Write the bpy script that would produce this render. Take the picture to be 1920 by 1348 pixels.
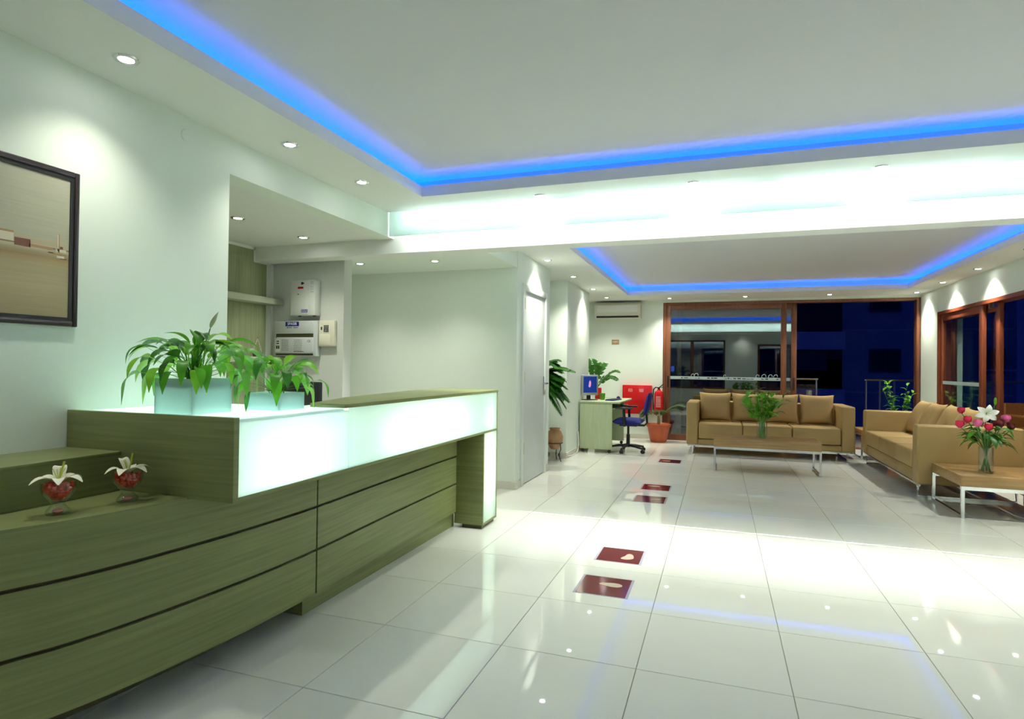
import bpy, bmesh, math, random
from mathutils import Vector, Matrix, Euler
random.seed(7)
for o in list(bpy.data.objects): bpy.data.objects.remove(o)
S = bpy.context.scene
COL = S.collection
PI = math.pi
R = math.radians

# ------------------------------------------------------------------ camera
F_PX, YAW, PITCH, ROLL, CAM_H = 1120.8, .333034, .0105106, .0126794, 1.26
fw = Vector((-math.sin(YAW)*math.cos(PITCH), math.cos(YAW)*math.cos(PITCH), math.sin(PITCH)))
rt = Vector((math.cos(YAW), math.sin(YAW), 0)); up = rt.cross(fw)
r2 = rt*math.cos(ROLL)+up*math.sin(ROLL); u2 = -rt*math.sin(ROLL)+up*math.cos(ROLL)
cd = bpy.data.cameras.new('camera'); cam = bpy.data.objects.new('camera', cd); COL.objects.link(cam)
cd.sensor_width = 36; cd.sensor_fit = 'HORIZONTAL'; cd.lens = F_PX/1920*36; cd.clip_start = .05; cd.clip_end = 200
m = Matrix((( r2.x, u2.x, -fw.x, 0), (r2.y, u2.y, -fw.y, 0), (r2.z, u2.z, -fw.z, CAM_H), (0, 0, 0, 1)))
cam.matrix_world = m
S.camera = cam

# ------------------------------------------------------------------ world, exposure
W = bpy.data.worlds.new('night'); S.world = W; W.use_nodes = True
bg = W.node_tree.nodes['Background']; bg.inputs[0].default_value = (.004, .03, .42, 1); bg.inputs[1].default_value = .2
S.view_settings.view_transform = 'Standard'; S.view_settings.look = 'None'
S.view_settings.gamma = 1; S.view_settings.use_curve_mapping = False
S.view_settings.exposure = 0.0
S.cycles.max_bounces = 9; S.cycles.diffuse_bounces = 4; S.cycles.glossy_bounces = 4; S.cycles.caustics_reflective = False; S.cycles.caustics_refractive = False

# light levels in one place
SPOT_W = 64.0          # each recessed downlight
LENS = 60.0            # the glowing lens of a downlight
TUBE_BEAM = 195.0      # fluorescent tubes in the ceiling light box
TUBE_COUNTER = 62.0    # tubes in the reception counter
LED_BLUE = 30.0        # blue strips in the coves
WARM = (1.0, .985, .84); COOL = (.97, 1.0, .96); BLUE = (.0, .115, 1.0)

# ------------------------------------------------------------------ materials
M = {}
def mat(name, col, rough=.5, metal=0., spec=.5, noise=0., nscale=(8, 8, 8), bump=0., bscale=60., emit=None, estr=0., trans=0., ior=1.45, coat=0., sub=None):
    m = bpy.data.materials.new(name); m.use_nodes = True; nt = m.node_tree; b = nt.nodes['Principled BSDF']
    c = (*col, 1)
    b.inputs['Base Color'].default_value = c; b.inputs['Roughness'].default_value = rough; b.inputs['Metallic'].default_value = metal
    b.inputs['Specular IOR Level'].default_value = spec; b.inputs['IOR'].default_value = ior
    b.inputs['Transmission Weight'].default_value = trans; b.inputs['Coat Weight'].default_value = coat
    if emit: b.inputs['Emission Color'].default_value = (*emit, 1); b.inputs['Emission Strength'].default_value = estr
    if noise or bump:
        tc = nt.nodes.new('ShaderNodeTexCoord'); mp = nt.nodes.new('ShaderNodeMapping'); nt.links.new(tc.outputs['Object'], mp.inputs[0])
        mp.inputs['Scale'].default_value = nscale
    if noise:
        n = nt.nodes.new('ShaderNodeTexNoise'); n.inputs['Scale'].default_value = 1.; n.inputs['Detail'].default_value = 6; nt.links.new(mp.outputs[0], n.inputs['Vector'])
        r = nt.nodes.new('ShaderNodeValToRGB'); r.color_ramp.elements[0].position = .3; r.color_ramp.elements[1].position = .7
        r.color_ramp.elements[0].color = (*[x*(1-noise) for x in col], 1); r.color_ramp.elements[1].color = (*[min(1, x*(1+noise)) for x in col], 1)
        nt.links.new(n.outputs['Fac'], r.inputs[0]); nt.links.new(r.outputs[0], b.inputs['Base Color'])
    if bump:
        n2 = nt.nodes.new('ShaderNodeTexNoise'); n2.inputs['Scale'].default_value = bscale; n2.inputs['Detail'].default_value = 3
        nt.links.new(tc.outputs['Object'], n2.inputs['Vector'])
        bp = nt.nodes.new('ShaderNodeBump'); bp.inputs['Strength'].default_value = bump; bp.inputs['Distance'].default_value = .01
        nt.links.new(n2.outputs['Fac'], bp.inputs['Height']); nt.links.new(bp.outputs[0], b.inputs['Normal'])
    M[name] = m; return m
def leafmat(name, col, noise=.3, ns=18, k=.35):
    m = mat(name, col, .38, spec=.5, noise=noise, nscale=(ns, ns, ns)); nt = m.node_tree; b = nt.nodes['Principled BSDF']; o = nt.nodes['Material Output']
    t = nt.nodes.new('ShaderNodeBsdfTranslucent'); t.inputs[0].default_value = (min(1, col[0]*1.8), min(1, col[1]*1.5), col[2]*1.2, 1)
    x = nt.nodes.new('ShaderNodeMixShader'); x.inputs[0].default_value = k; nt.links.new(b.outputs[0], x.inputs[1]); nt.links.new(t.outputs[0], x.inputs[2]); nt.links.new(x.outputs[0], o.inputs[0])
def emis(name, col, s):
    m = bpy.data.materials.new(name); m.use_nodes = True; nt = m.node_tree; nt.nodes.clear()
    e = nt.nodes.new('ShaderNodeEmission'); e.inputs[0].default_value = (*col, 1); e.inputs[1].default_value = s
    o = nt.nodes.new('ShaderNodeOutputMaterial'); nt.links.new(e.outputs[0], o.inputs[0]); M[name] = m; return m
def frosted(name, tcol, dcol, fd=.25, gl=.06, rough=.25):
    m = bpy.data.materials.new(name); m.use_nodes = True; nt = m.node_tree; nt.nodes.clear()
    t = nt.nodes.new('ShaderNodeBsdfTranslucent'); t.inputs[0].default_value = (*tcol, 1)
    d = nt.nodes.new('ShaderNodeBsdfDiffuse'); d.inputs[0].default_value = (*dcol, 1)
    x = nt.nodes.new('ShaderNodeMixShader'); x.inputs[0].default_value = fd; nt.links.new(t.outputs[0], x.inputs[1]); nt.links.new(d.outputs[0], x.inputs[2])
    g = nt.nodes.new('ShaderNodeBsdfGlossy'); g.inputs['Roughness'].default_value = rough
    y = nt.nodes.new('ShaderNodeMixShader'); y.inputs[0].default_value = gl; nt.links.new(x.outputs[0], y.inputs[1]); nt.links.new(g.outputs[0], y.inputs[2])
    o = nt.nodes.new('ShaderNodeOutputMaterial'); nt.links.new(y.outputs[0], o.inputs[0]); M[name] = m; return m
def pane_mat(name, tint, ior=1.52, pwr=5.):
    m = bpy.data.materials.new(name); m.use_nodes = True; nt = m.node_tree; nt.nodes.clear()
    t = nt.nodes.new('ShaderNodeBsdfTransparent'); t.inputs[0].default_value = (*tint, 1)
    g = nt.nodes.new('ShaderNodeBsdfGlossy'); g.inputs['Roughness'].default_value = 0.0
    r0 = ((ior-1)/(ior+1))**2                      # Schlick reflectance, the same from both sides of the thin pane
    f = nt.nodes.new('ShaderNodeLayerWeight'); f.inputs[0].default_value = .5
    pw = nt.nodes.new('ShaderNodeMath'); pw.operation = 'POWER'; pw.inputs[1].default_value = pwr; nt.links.new(f.outputs['Facing'], pw.inputs[0])
    ma = nt.nodes.new('ShaderNodeMath'); ma.operation = 'MULTIPLY_ADD'; ma.inputs[1].default_value = .8*(1-r0); ma.inputs[2].default_value = r0; nt.links.new(pw.outputs[0], ma.inputs[0])
    x = nt.nodes.new('ShaderNodeMixShader'); nt.links.new(ma.outputs[0], x.inputs[0]); nt.links.new(t.outputs[0], x.inputs[1]); nt.links.new(g.outputs[0], x.inputs[2])
    o = nt.nodes.new('ShaderNodeOutputMaterial'); nt.links.new(x.outputs[0], o.inputs[0]); M[name] = m; return m

mat('wall', (.76, .83, .745), .55, spec=.3, bump=.02, bscale=180)
mat('ceil', (.78, .80, .77), .6, spec=.2)
mat('coverec', (.67, .68, .70), .7, spec=.1)
mat('tile', (.73, .745, .68), .02, spec=.5, noise=.025, nscale=(1.3, 1.3, 1.3))
mat('grout', (.30, .28, .24), .8)
mat('baseb', (.66, .64, .56), .15, noise=.05, nscale=(6, 6, 6))
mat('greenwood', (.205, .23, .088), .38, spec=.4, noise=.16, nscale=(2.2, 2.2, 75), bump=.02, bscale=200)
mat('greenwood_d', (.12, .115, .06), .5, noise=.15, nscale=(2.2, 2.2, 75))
mat('groove', (.06, .045, .02), .6)
mat('greenlam', (.42, .49, .30), .4, noise=.07, nscale=(40, 40, 3))
mat('shelfwood', (.44, .46, .34), .4, noise=.06, nscale=(3, 3, 40))
mat('paneltext', (.27, .30, .16), .5, noise=.14, nscale=(60, 60, 2.5))
mat('whiteint', (.85, .87, .86), .6)
mat('white', (.82, .83, .80), .35)
mat('doorp', (.62, .66, .63), .4)
mat('doorframe', (.70, .75, .71), .35)
mat('greyplastic', (.50, .53, .53), .4)
mat('lightgrey', (.63, .65, .62), .4)
mat('cream', (.70, .68, .55), .4)
mat('darkslot', (.05, .055, .02), .5)
mat('black', (.012, .012, .014), .4)
mat('blackm', (.02, .02, .022), .55)
mat('labelblue', (.01, .02, .22), .5)
mat('textblack', (.03, .03, .03), .6)
mat('textwhite', (.85, .85, .85), .6)
mat('ledred', (.2, .0, .0), .4, emit=(1, .02, .02), estr=.05)
mat('chrome', (.75, .76, .78), .12, metal=1)
mat('steel', (.6, .6, .6), .28, metal=1)
mat('brass', (.62, .50, .28), .3, metal=1)
mat('sofa', (.40, .27, .105), .42, spec=.35, noise=.05, nscale=(5, 5, 5), bump=.03, bscale=260)
mat('cushion', (.36, .24, .11), .7, spec=.2, noise=.06, nscale=(6, 6, 6), bump=.05, bscale=300)
mat('tablewood', (.40, .24, .10), .22, spec=.5, noise=.16, nscale=(3, 40, 40))
mat('winwood', (.17, .062, .028), .35, spec=.4, noise=.25, nscale=(30, 30, 3))
mat('winwood2', (.20, .05, .02), .35, spec=.4, noise=.2, nscale=(30, 30, 3))
mat('rubber', (.015, .015, .015), .6)
mat('picframe', (.022, .012, .014), .35)
mat('picinner', (.006, .005, .005), .5)
mat('gold', (.35, .27, .12), .4, metal=.6)
mat('red', (.55, .004, .008), .3)
mat('redlabel', (.75, .62, .6), .5)
mat('terracotta', (.42, .085, .03), .55, noise=.08, nscale=(10, 10, 10))
mat('clay', (.42, .24, .11), .6, noise=.3, nscale=(12, 12, 6))
mat('soil', (.05, .03, .02), .9)
mat('iron', (.02, .016, .012), .5)
mat('navy', (.006, .012, .16), .8, bump=.05, bscale=400)
mat('screenblue', (.01, .03, .2), .2, emit=(.01, .05, .35), estr=.35)
mat('screenpink', (.4, .2, .4), .3, emit=(.9, .35, .7), estr=.6)
mat('silver', (.45, .46, .5), .35, metal=.5)
leafmat('leaf', (.06, .24, .012))
leafmat('leafl', (.15, .37, .025))
leafmat('leafd', (.025, .125, .012), k=.2)
leafmat('leafpalm', (.07, .12, .05))
leafmat('leafb', (.13, .42, .04))
mat('stem', (.07, .17, .03), .5)
mat('stemb', (.13, .33, .06), .4)
mat('trunk', (.25, .18, .07), .7)
mat('spathe', (.62, .66, .42), .5)
mat('petal', (.80, .79, .62), .5)
mat('petalw', (.86, .86, .80), .5)
mat('stamen', (.45, .5, .04), .5)
mat('bead', (.80, .035, .008), .12, spec=.6)
mat('beadpale', (.75, .25, .15), .15)
mat('rose1', (.62, .01, .06), .5)
mat('rose2', (.72, .12, .30), .5)
mat('rose3', (.11, .003, .008), .5)
mat('glass', (1, 1, 1), 0.0, trans=1., ior=1.46)
mat('inlay', (.115, .006, .014), .10, spec=.5, noise=.2, nscale=(5, 5, 5))
mat('inlayframe', (.42, .43, .52), .25)
mat('footsole', (.55, .46, .34), .3)
mat('facade', (.30, .33, .42), .85, noise=.06, nscale=(.5, .5, .5))
mat('facade2', (.42, .45, .55), .85)
mat('extdark', (.02, .02, .03), .4)
mat('extframe', (.06, .06, .08), .6)
mat('terracefloor', (.30, .26, .22), .5)
mat('wicker', (.42, .17, .035), .5, noise=.25, nscale=(60, 60, 60))
mat('darkred', (.10, .015, .012), .7)
mat('print', (.5, .5, .5), .5)
frosted('frost', (.87, .975, .965), (.72, .92, .90))
frosted('frostbeam', (.74, .84, .83), (.72, .92, .90))
frosted('frostpot', (.84, .985, .98), (.70, .94, .93), fd=.2, gl=.10, rough=.12)
frosted('decal', (.55, .68, .68), (.50, .62, .62), fd=.7, gl=.03)
pane_mat('pane', (.50, .56, .55), 2.6)
pane_mat('clearpane', (.95, .97, .97), 1.5)
pane_mat('thinglass', (.93, .955, .95), 1.62, 2.6)
pane_mat('panedark', (.84, .93, .91), 1.6)
emis('lens', (1.0, .99, .95), LENS)
emis('tube_beam', COOL, TUBE_BEAM)
emis('tube_counter', COOL, TUBE_COUNTER)
emis('tube_rear', COOL, TUBE_BEAM*.42)
emis('ledblue', BLUE, LED_BLUE)

# the picture: sepia harbour, flat print made with nodes (local y = across, local z = up)
def picture_mat():
    m = mat('picprint', (.5, .5, .5), .45); nt = m.node_tree; b = nt.nodes['Principled BSDF']; N = nt.nodes.new; L = nt.links.new
    tc = N('ShaderNodeTexCoord'); sp = N('ShaderNodeSeparateXYZ'); L(tc.outputs['Generated'], sp.inputs[0])
    rz = N('ShaderNodeValToRGB'); L(sp.outputs['Z'], rz.inputs[0]); cr = rz.color_ramp
    cr.elements[0].position = 0; cr.elements[0].color = (.31, .245, .13, 1)
    cr.elements[1].position = 1; cr.elements[1].color = (.42, .41, .31, 1)
    for p, c in ((.22, (.40, .33, .19)), (.36, (.36, .295, .165)), (.395, (.36, .25, .12)), (.42, (.27, .19, .085)), (.455, (.36, .31, .185)), (.475, (.52, .45, .31)), (.485, (.10, .06, .03)), (.492, (.45, .38, .25)), (.54, (.43, .38, .25)), (.55, (.41, .40, .29))):
        e = cr.elements.new(p); e.color = (*c, 1)
    mp = N('ShaderNodeMapping'); mp.inputs['Scale'].default_value = (1, 4, 90); L(tc.outputs['Generated'], mp.inputs[0])
    n = N('ShaderNodeTexNoise'); n.inputs['Scale'].default_value = 1; n.inputs['Detail'].default_value = 5; L(mp.outputs[0], n.inputs['Vector'])
    mx = N('ShaderNodeMixRGB'); mx.blend_type = 'OVERLAY'; mx.inputs[0].default_value = .15; L(rz.outputs[0], mx.inputs[1]); L(n.outputs['Fac'], mx.inputs[2])
    L(mx.outputs[0], b.inputs['Base Color'])
picture_mat()

# ------------------------------------------------------------------ mesh helpers
class MB:
    def __init__(s): s.v = []; s.f = []
    def add(s, vs, fs):
        k = len(s.v); s.v += [tuple(x) for x in vs]; s.f += [tuple(i+k for i in f) for f in fs]; return s
    def box(s, x0, x1, y0, y1, z0, z1):
        return s.add([(x0,y0,z0),(x1,y0,z0),(x1,y1,z0),(x0,y1,z0),(x0,y0,z1),(x1,y0,z1),(x1,y1,z1),(x0,y1,z1)],
                     [(0,3,2,1),(4,5,6,7),(0,1,5,4),(1,2,6,5),(2,3,7,6),(3,0,4,7)])
    def prism(s, pts, z0, z1):
        n = len(pts)
        return s.add([(x,y,z0) for x,y in pts]+[(x,y,z1) for x,y in pts],
                     [tuple(reversed(range(n))), tuple(range(n,2*n))]+[(i,(i+1)%n,n+(i+1)%n,n+i) for i in range(n)])
    def tube(s, path, r, n=8, caps=True):
        P = [Vector(p) for p in path]; rs = r if isinstance(r, (list, tuple)) else [r]*len(P)
        vs = []; fs = []; ref = Vector((0, 0, 1))
        for i, p in enumerate(P):
            t = (P[min(i+1, len(P)-1)]-P[max(i-1, 0)])
            if t.length < 1e-9: t = Vector((0, 0, 1))
            t.normalize()
            if i == 0:
                ref = Vector((0, 0, 1)) if abs(t.z) < .9 else Vector((1, 0, 0))
            a = (ref-t*ref.dot(t)); a.normalize(); ref = a; b = t.cross(a)
            for k in range(n):
                w = 2*PI*k/n+PI/n; vs.append(p+(a*math.cos(w)+b*math.sin(w))*rs[i])
        for i in range(len(P)-1):
            for k in range(n):
                fs.append((i*n+k, i*n+(k+1)%n, (i+1)*n+(k+1)%n, (i+1)*n+k))
        if caps: fs += [tuple(reversed(range(n))), tuple(range((len(P)-1)*n, len(P)*n))]
        return s.add(vs, fs)
    def lathe(s, prof, n=24, c=(0, 0, 0), caps=True):
        vs = []; fs = []
        for r, z in prof:
            for k in range(n): vs.append((c[0]+r*math.cos(2*PI*k/n), c[1]+r*math.sin(2*PI*k/n), c[2]+z))
        for i in range(len(prof)-1):
            for k in range(n): fs.append((i*n+k, i*n+(k+1)%n, (i+1)*n+(k+1)%n, (i+1)*n+k))
        if caps and prof[0][0] > 1e-6: fs.append(tuple(reversed(range(n))))
        if caps and prof[-1][0] > 1e-6: fs.append(tuple(range((len(prof)-1)*n, len(prof)*n)))
        return s.add(vs, fs)
    def ball(s, c, r, n=8, m=5, sq=(1, 1, 1)):
        vs = []; fs = []
        for i in range(m+1):
            a = PI*i/m
            for k in range(n):
                w = 2*PI*k/n; vs.append((c[0]+r*sq[0]*math.sin(a)*math.cos(w), c[1]+r*sq[1]*math.sin(a)*math.sin(w), c[2]+r*sq[2]*math.cos(a)))
        for i in range(m):
            for k in range(n): fs.append((i*n+k, (i+1)*n+k, (i+1)*n+(k+1)%n, i*n+(k+1)%n))
        return s.add(vs, fs)
    def xf(s, mtx, start=0):
        for i in range(start, len(s.v)): s.v[i] = tuple(mtx @ Vector(s.v[i]))
        return s
    def mesh(s, name, smooth=True, bevel=0, seg=2, ang=35):
        me = bpy.data.meshes.new(name); me.from_pydata(s.v, [], s.f)
        bm = bmesh.new(); bm.from_mesh(me)
        bmesh.ops.remove_doubles(bm, verts=bm.verts, dist=1e-6)
        bmesh.ops.recalc_face_normals(bm, faces=bm.faces)
        if bevel: bmesh.ops.bevel(bm, geom=bm.edges[:], offset=bevel, segments=seg, affect='EDGES', profile=.5, clamp_overlap=True)
        bm.to_mesh(me); bm.free()
        if smooth:
            for p in me.polygons: p.use_smooth = True
            me.set_sharp_from_angle(angle=R(ang))
        return me
    def build(s, name, m, parent=None, smooth=True, bevel=0, seg=2, ang=35, loc=None, rot=None):
        me = s.mesh(name, smooth, bevel, seg, ang); me.materials.append(M[m])
        return link(name, me, parent, loc, rot)
def link(name, me, parent=None, loc=None, rot=None):
    o = bpy.data.objects.new(name, me); COL.objects.link(o)
    if parent: o.parent = parent
    if loc: o.location = loc
    if rot: o.rotation_euler = rot
    return o
def B(*a): return MB().box(*a)
def T(name, label, cat, loc=(0, 0, 0), rz=0, group=None):
    o = bpy.data.objects.new(name, None); COL.objects.link(o); o.location = loc; o.rotation_euler = (0, 0, rz); o.empty_display_size = .1
    return tag(o, label, cat, group)
def tag(o, label, cat, group=None):
    o['label'] = label; o['category'] = cat
    if group: o['group'] = group
    return o
def struct(o, label=None):
    o['kind'] = 'structure'
    if label: o['label'] = label
    return o
def SE(name, label=None):
    o = bpy.data.objects.new(name, None); COL.objects.link(o); return struct(o, label)
def text(name, s, size, m, parent, loc, rot, ext=.0006):
    c = bpy.data.curves.new(name, 'FONT'); c.body = s; c.size = size; c.extrude = ext; c.align_x = 'CENTER'; c.align_y = 'CENTER'; c.resolution_u = 2
    t = bpy.data.objects.new(name, c); COL.objects.link(t)
    bpy.context.view_layer.update()
    me = bpy.data.meshes.new_from_object(t.evaluated_get(bpy.context.evaluated_depsgraph_get()))
    bpy.data.objects.remove(t); me.materials.clear(); me.materials.append(M[m])
    return link(name, me, parent, loc, rot)

# ------------------------------------------------------------------ main dimensions
XL, XR = -2.585, 2.95         # reception wall, right wall
YN, YB = -1.6, 10.8           # wall behind the camera, back wall
ZM, ZR = 2.51, 2.44           # soffit height, reception room and lounge
YG, YBM, YBR = 4.30, 4.40, 4.58   # light-box glass, beam front, beam rear
ZG, ZBB = 2.31, 2.19          # underside of glass, underside of beam
XREC = -4.04                  # back of the recess
YREC, YPW = 2.62, 4.62        # recess start, wall with electric boxes
YALC, XDW, YDW = 5.78, -1.95, 7.02   # alcove wall, door wall, its far end
YPIL, YPIL2, XPIL = 8.0, 9.45, -1.97
XB0 = -2.32

# ------------------------------------------------------------------ floor of tiles
fl = struct(B(-4.3, 3.1, -1.8, 11.0, -.06, -.0035).build('floor', 'grout', smooth=False), 'polished off-white tile floor')
x0t, y0t, st = -.916, 2.549, .6
tme = B(-st/2+.0016, st/2-.0016, -st/2+.0016, st/2-.0016, -.02, 0).mesh('tile', True, .0012, 1); tme.materials.append(M['tile'])
for i in range(-6, 7):
    for j in range(-8, 15):
        cx, cy = x0t+(i+.5)*st, y0t+(j+.5)*st
        if cx-st/2 < -4.3 or cx+st/2 > 3.35 or cy+st/2 > 11.4: continue
        if cx < -2.9 and (cy < 2.3 or cy > 6): continue
        link('tile', tme, fl, (cx, cy, 0))

# ------------------------------------------------------------------ walls
struct(B(XL-.15, XL, YN-.1, YREC, 0, 2.9).box(XL-.15, XL, YREC, YBM, ZG, 2.9).build('wall_left', 'wall', smooth=False), 'pale mint reception wall with picture')
struct(B(XREC-.1, XREC, YREC-.1, YPW+.1, 0, 2.6).box(XREC, XL-.15, YREC-.1, YREC, 0, 2.6).build('wall_recess', 'wall', smooth=False))
struct(B(XREC, -3.22, YPW, YPW+.12, 0, 2.5).build('wall_electric', 'lightgrey', smooth=False), 'short grey wall carrying electric boxes')
struct(B(XREC-.3, XDW, YALC, YALC+.1, 0, 2.6).box(XREC-.3, XREC-.2, YPW, YALC, 0, 2.6).build('wall_alcove', 'wall', smooth=False))
struct(B(XDW-.12, XDW, YALC+.1, 5.94, 0, 2.6).box(XDW-.12, XDW, 6.86, YDW, 0, 2.6).box(XDW-.12, XDW, 5.94, 6.86, 2.10, 2.6).box(-2.6, XDW-.12, YDW-.1, YDW, 0, 2.6).build('wall_door', 'wall', smooth=False), 'wall with the pale grey door')
struct(B(-2.7, -2.6, YDW-.1, YB+.1, 0, 2.6).box(-2.6, XPIL, YPIL, YPIL2, 0, 2.6).build('wall_lounge', 'wall', smooth=False))
struct(B(-2.6, -.93, YB, YB+.15, 0, 2.6).box(-.93, XR+.15, YB, YB+.15, 2.40, 2.6).build('wall_back', 'wall', smooth=False))
struct(B(XR, XR+.15, 10.03, YB, 0, 2.6).box(XR, XR+.15, 6.2, 10.03, 2.10, 2.6).box(XR, XR+.15, YN-.1, 6.2, 0, 2.9).build('wall_right', 'wall', smooth=False))
struct(B(XL, -2.1, YN-.1, YN, 0, 2.9).box(.22, 1.32, YN-.1, YN, 0, 2.9).box(2.5, XR, YN-.1, YN, 0, 2.9).box(-2.1, .22, YN-.1, YN, 2.3, 2.9).box(-2.1, .22, YN-.1, YN, 0, .5).box(1.32, 2.5, YN-.1, YN, 2.15, 2.9).build('wall_front', 'wall', smooth=False))
# green grained wall panel at the back of the recess
struct(B(XREC, XREC+.012, YREC, YBM+.15, 0, ZBB-.01).box(XREC, XREC+.012, YREC, YBM-.02, ZBB-.01, ZG-.02).build('trim_1', 'paneltext', smooth=False), 'green grained wall panel in the recess')
struct(B(XREC, XREC+.018, YREC, YBM-.005, ZG-.02, ZG+.005).box(XREC, XREC+.018, YBM-.02, YBM-.005, ZBB-.01, ZG).box(XREC, XREC+.018, YBM-.02, YPW, ZBB-.012, ZBB).box(XREC, XREC+.03, YPW-.03, YPW, 0, ZBB).build('trim_2', 'white', smooth=False), 'white edging of the green wall panel')

# ------------------------------------------------------------------ ceilings, coves, beam
def ceiling_ring(name, x0, x1, y0, y1, hx0, hx1, hy0, hy1, z, lip, ch, zu, led):
    b = MB(); t = .02
    b.box(x0, hx0, y0, y1, z, z+t).box(hx1, x1, y0, y1, z, z+t).box(hx0, hx1, y0, hy0, z, z+t).box(hx0, hx1, hy1, y1, z, z+t)
    b.box(hx0-t, hx0, hy0-t, hy1+t, z+t, z+lip).box(hx1, hx1+t, hy0-t, hy1+t, z+t, z+lip).box(hx0, hx1, hy0-t, hy0, z+t, z+lip).box(hx0, hx1, hy1, hy1+t, z+t, z+lip)
    struct(b.build(name+'_1', 'ceil', smooth=False))
    X0, X1, Y0, Y1 = hx0-ch, hx1+ch, hy0-ch, hy1+ch
    b = MB().box(X0-.03, X1+.03, Y0-.03, Y1+.03, zu, zu+.03)
    b.box(X0-.03, X0, Y0, Y1, z+t, zu).box(X1, X1+.03, Y0, Y1, z+t, zu).box(X0-.03, X1+.03, Y0-.03, Y0, z+t, zu).box(X0-.03, X1+.03, Y1, Y1+.03, z+t, zu)
    struct(b.build(name+'_2', 'coverec', smooth=False))
    zl = z+t+.004; e = ch-.014
    runs = [((hx0-e, Y0+.05, zl), (hx0-e, Y1-.05, zl)), ((hx1+e, Y0+.05, zl), (hx1+e, Y1-.05, zl)), ((X0+.05, hy0-e, zl), (X1-.05, hy0-e, zl)), ((X0+.05, hy1+e, zl), (X1-.05, hy1+e, zl))]
    for (p, q), l in zip(runs, led):
        dx = .012
        o = MB().box(min(p[0], q[0])-dx, max(p[0], q[0])+dx, min(p[1], q[1])-dx, max(p[1], q[1])+dx, zl-.004, zl).build('led_strip', 'ledblue', smooth=False)
        tag(o, l, 'light strip', 'blue strips hidden in the ceiling coves')
ceiling_ring('ceiling_reception', XL, XR, YN, YG, -2.10, 2.45, -1.15, 3.97, ZM, .078, .14, 2.665,
    ['blue light strip in the reception cove along the picture wall', 'blue light strip in the reception cove along the right wall', 'blue light strip in the reception cove behind the viewer', 'blue light strip in the reception cove beside the bright beam'])
ceiling_ring('ceiling_lounge', -2.6, XR, YBR, YB, -1.42, 2.55, 5.05, 9.9, ZR, .065, .14, 2.59,
    ['blue light strip in the lounge cove above the office desk', 'blue light strip in the lounge cove above the long sofa by the right window', 'blue light strip in the lounge cove behind the beam', 'blue light strip in the lounge cove nearest the back windows'])
struct(B(XREC, XL-.15, YREC, YBM, ZG+.005, ZG+.03).build('ceiling_recess', 'ceil', smooth=False))
struct(B(XREC-.2, -1.98, YBR, YALC, 2.264, 2.29).box(-1.979, -1.955, YBR+.001, YALC-.001, 2.2635, ZR).build('ceiling_alcove', 'wall', smooth=False))
struct(B(XREC, XR, YBM, YBR, ZBB, 2.6).build('trim_3', 'ceil', smooth=False), 'ceiling beam between reception and lounge')
struct(B(XL, XR, YG-.12, YBM, ZM+.02, ZM+.05).build('trim_4', 'ceil', smooth=False), 'closed top of the ceiling light box')
struct(B(XL+.015, XR, YG, YG+.01, ZG, ZM+.02).build('window_5', 'frostbeam', smooth=False), 'frosted glass front of the ceiling light box')
struct(B(-1.95, XR, 4.72, 4.73, ZBB+.05, ZR+.02).build('window_6', 'frost', smooth=False), 'frosted glass of the light box on the lounge side of the beam')
struct(B(-1.95, XR, YBR, 4.73, ZBB+.035, ZBB+.05).build('trim_5', 'ceil', smooth=False))
struct(B(XREC-.4, 3.2, YN-.2, 11.1, 2.92, 3.0).build('ceiling_slab', 'ceil', smooth=False))
for k in range(4):
    xa = XL+.22+k*1.36
    o = MB().tube([(xa, 4.337, 2.45), (xa+1.22, 4.337, 2.45)], .016, 10).build('fluorescent_tube', 'tube_beam')
    tag(o, ['fluorescent tube in the ceiling light box nearest the recess', 'second fluorescent tube from the recess in the ceiling light box', 'third fluorescent tube from the recess in the ceiling light box', 'fluorescent tube in the ceiling light box nearest the right wall'][k], 'light tube', 'tubes in the ceiling light box')
for k in range(3):
    xa = -1.7+k*1.5
    o = MB().tube([(xa, 4.64, 2.34), (xa+1.4, 4.64, 2.34)], .016, 10).build('fluorescent_tube', 'tube_rear')
    tag(o, ['fluorescent tube behind the beam nearest the alcove', 'middle fluorescent tube behind the beam', 'fluorescent tube behind the beam nearest the right wall'][k], 'light tube', 'tubes behind the beam')

# baseboards
struct(B(-4.2, XDW, YALC-.012, YALC, 0, .075).box(XDW, XDW+.012, YALC-.012, 5.93, 0, .075).box(XDW, XDW+.012, 6.87, YDW, 0, .075).build('baseboard_left', 'baseb', smooth=False))
struct(B(-2.6, -.93, YB-.012, YB, 0, .075).box(-2.6, XPIL+.012, YPIL-.012, YPIL, 0, .075).box(XPIL, XPIL+.012, YPIL, YPIL2, 0, .075).build('baseboard_back', 'baseb', smooth=False))
struct(B(XR-.012, XR, 10.03, YB, 0, .075).box(XR-.012, XR, 4.6, 6.2, 0, .075).build('baseboard_right', 'baseb', smooth=False))

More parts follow.
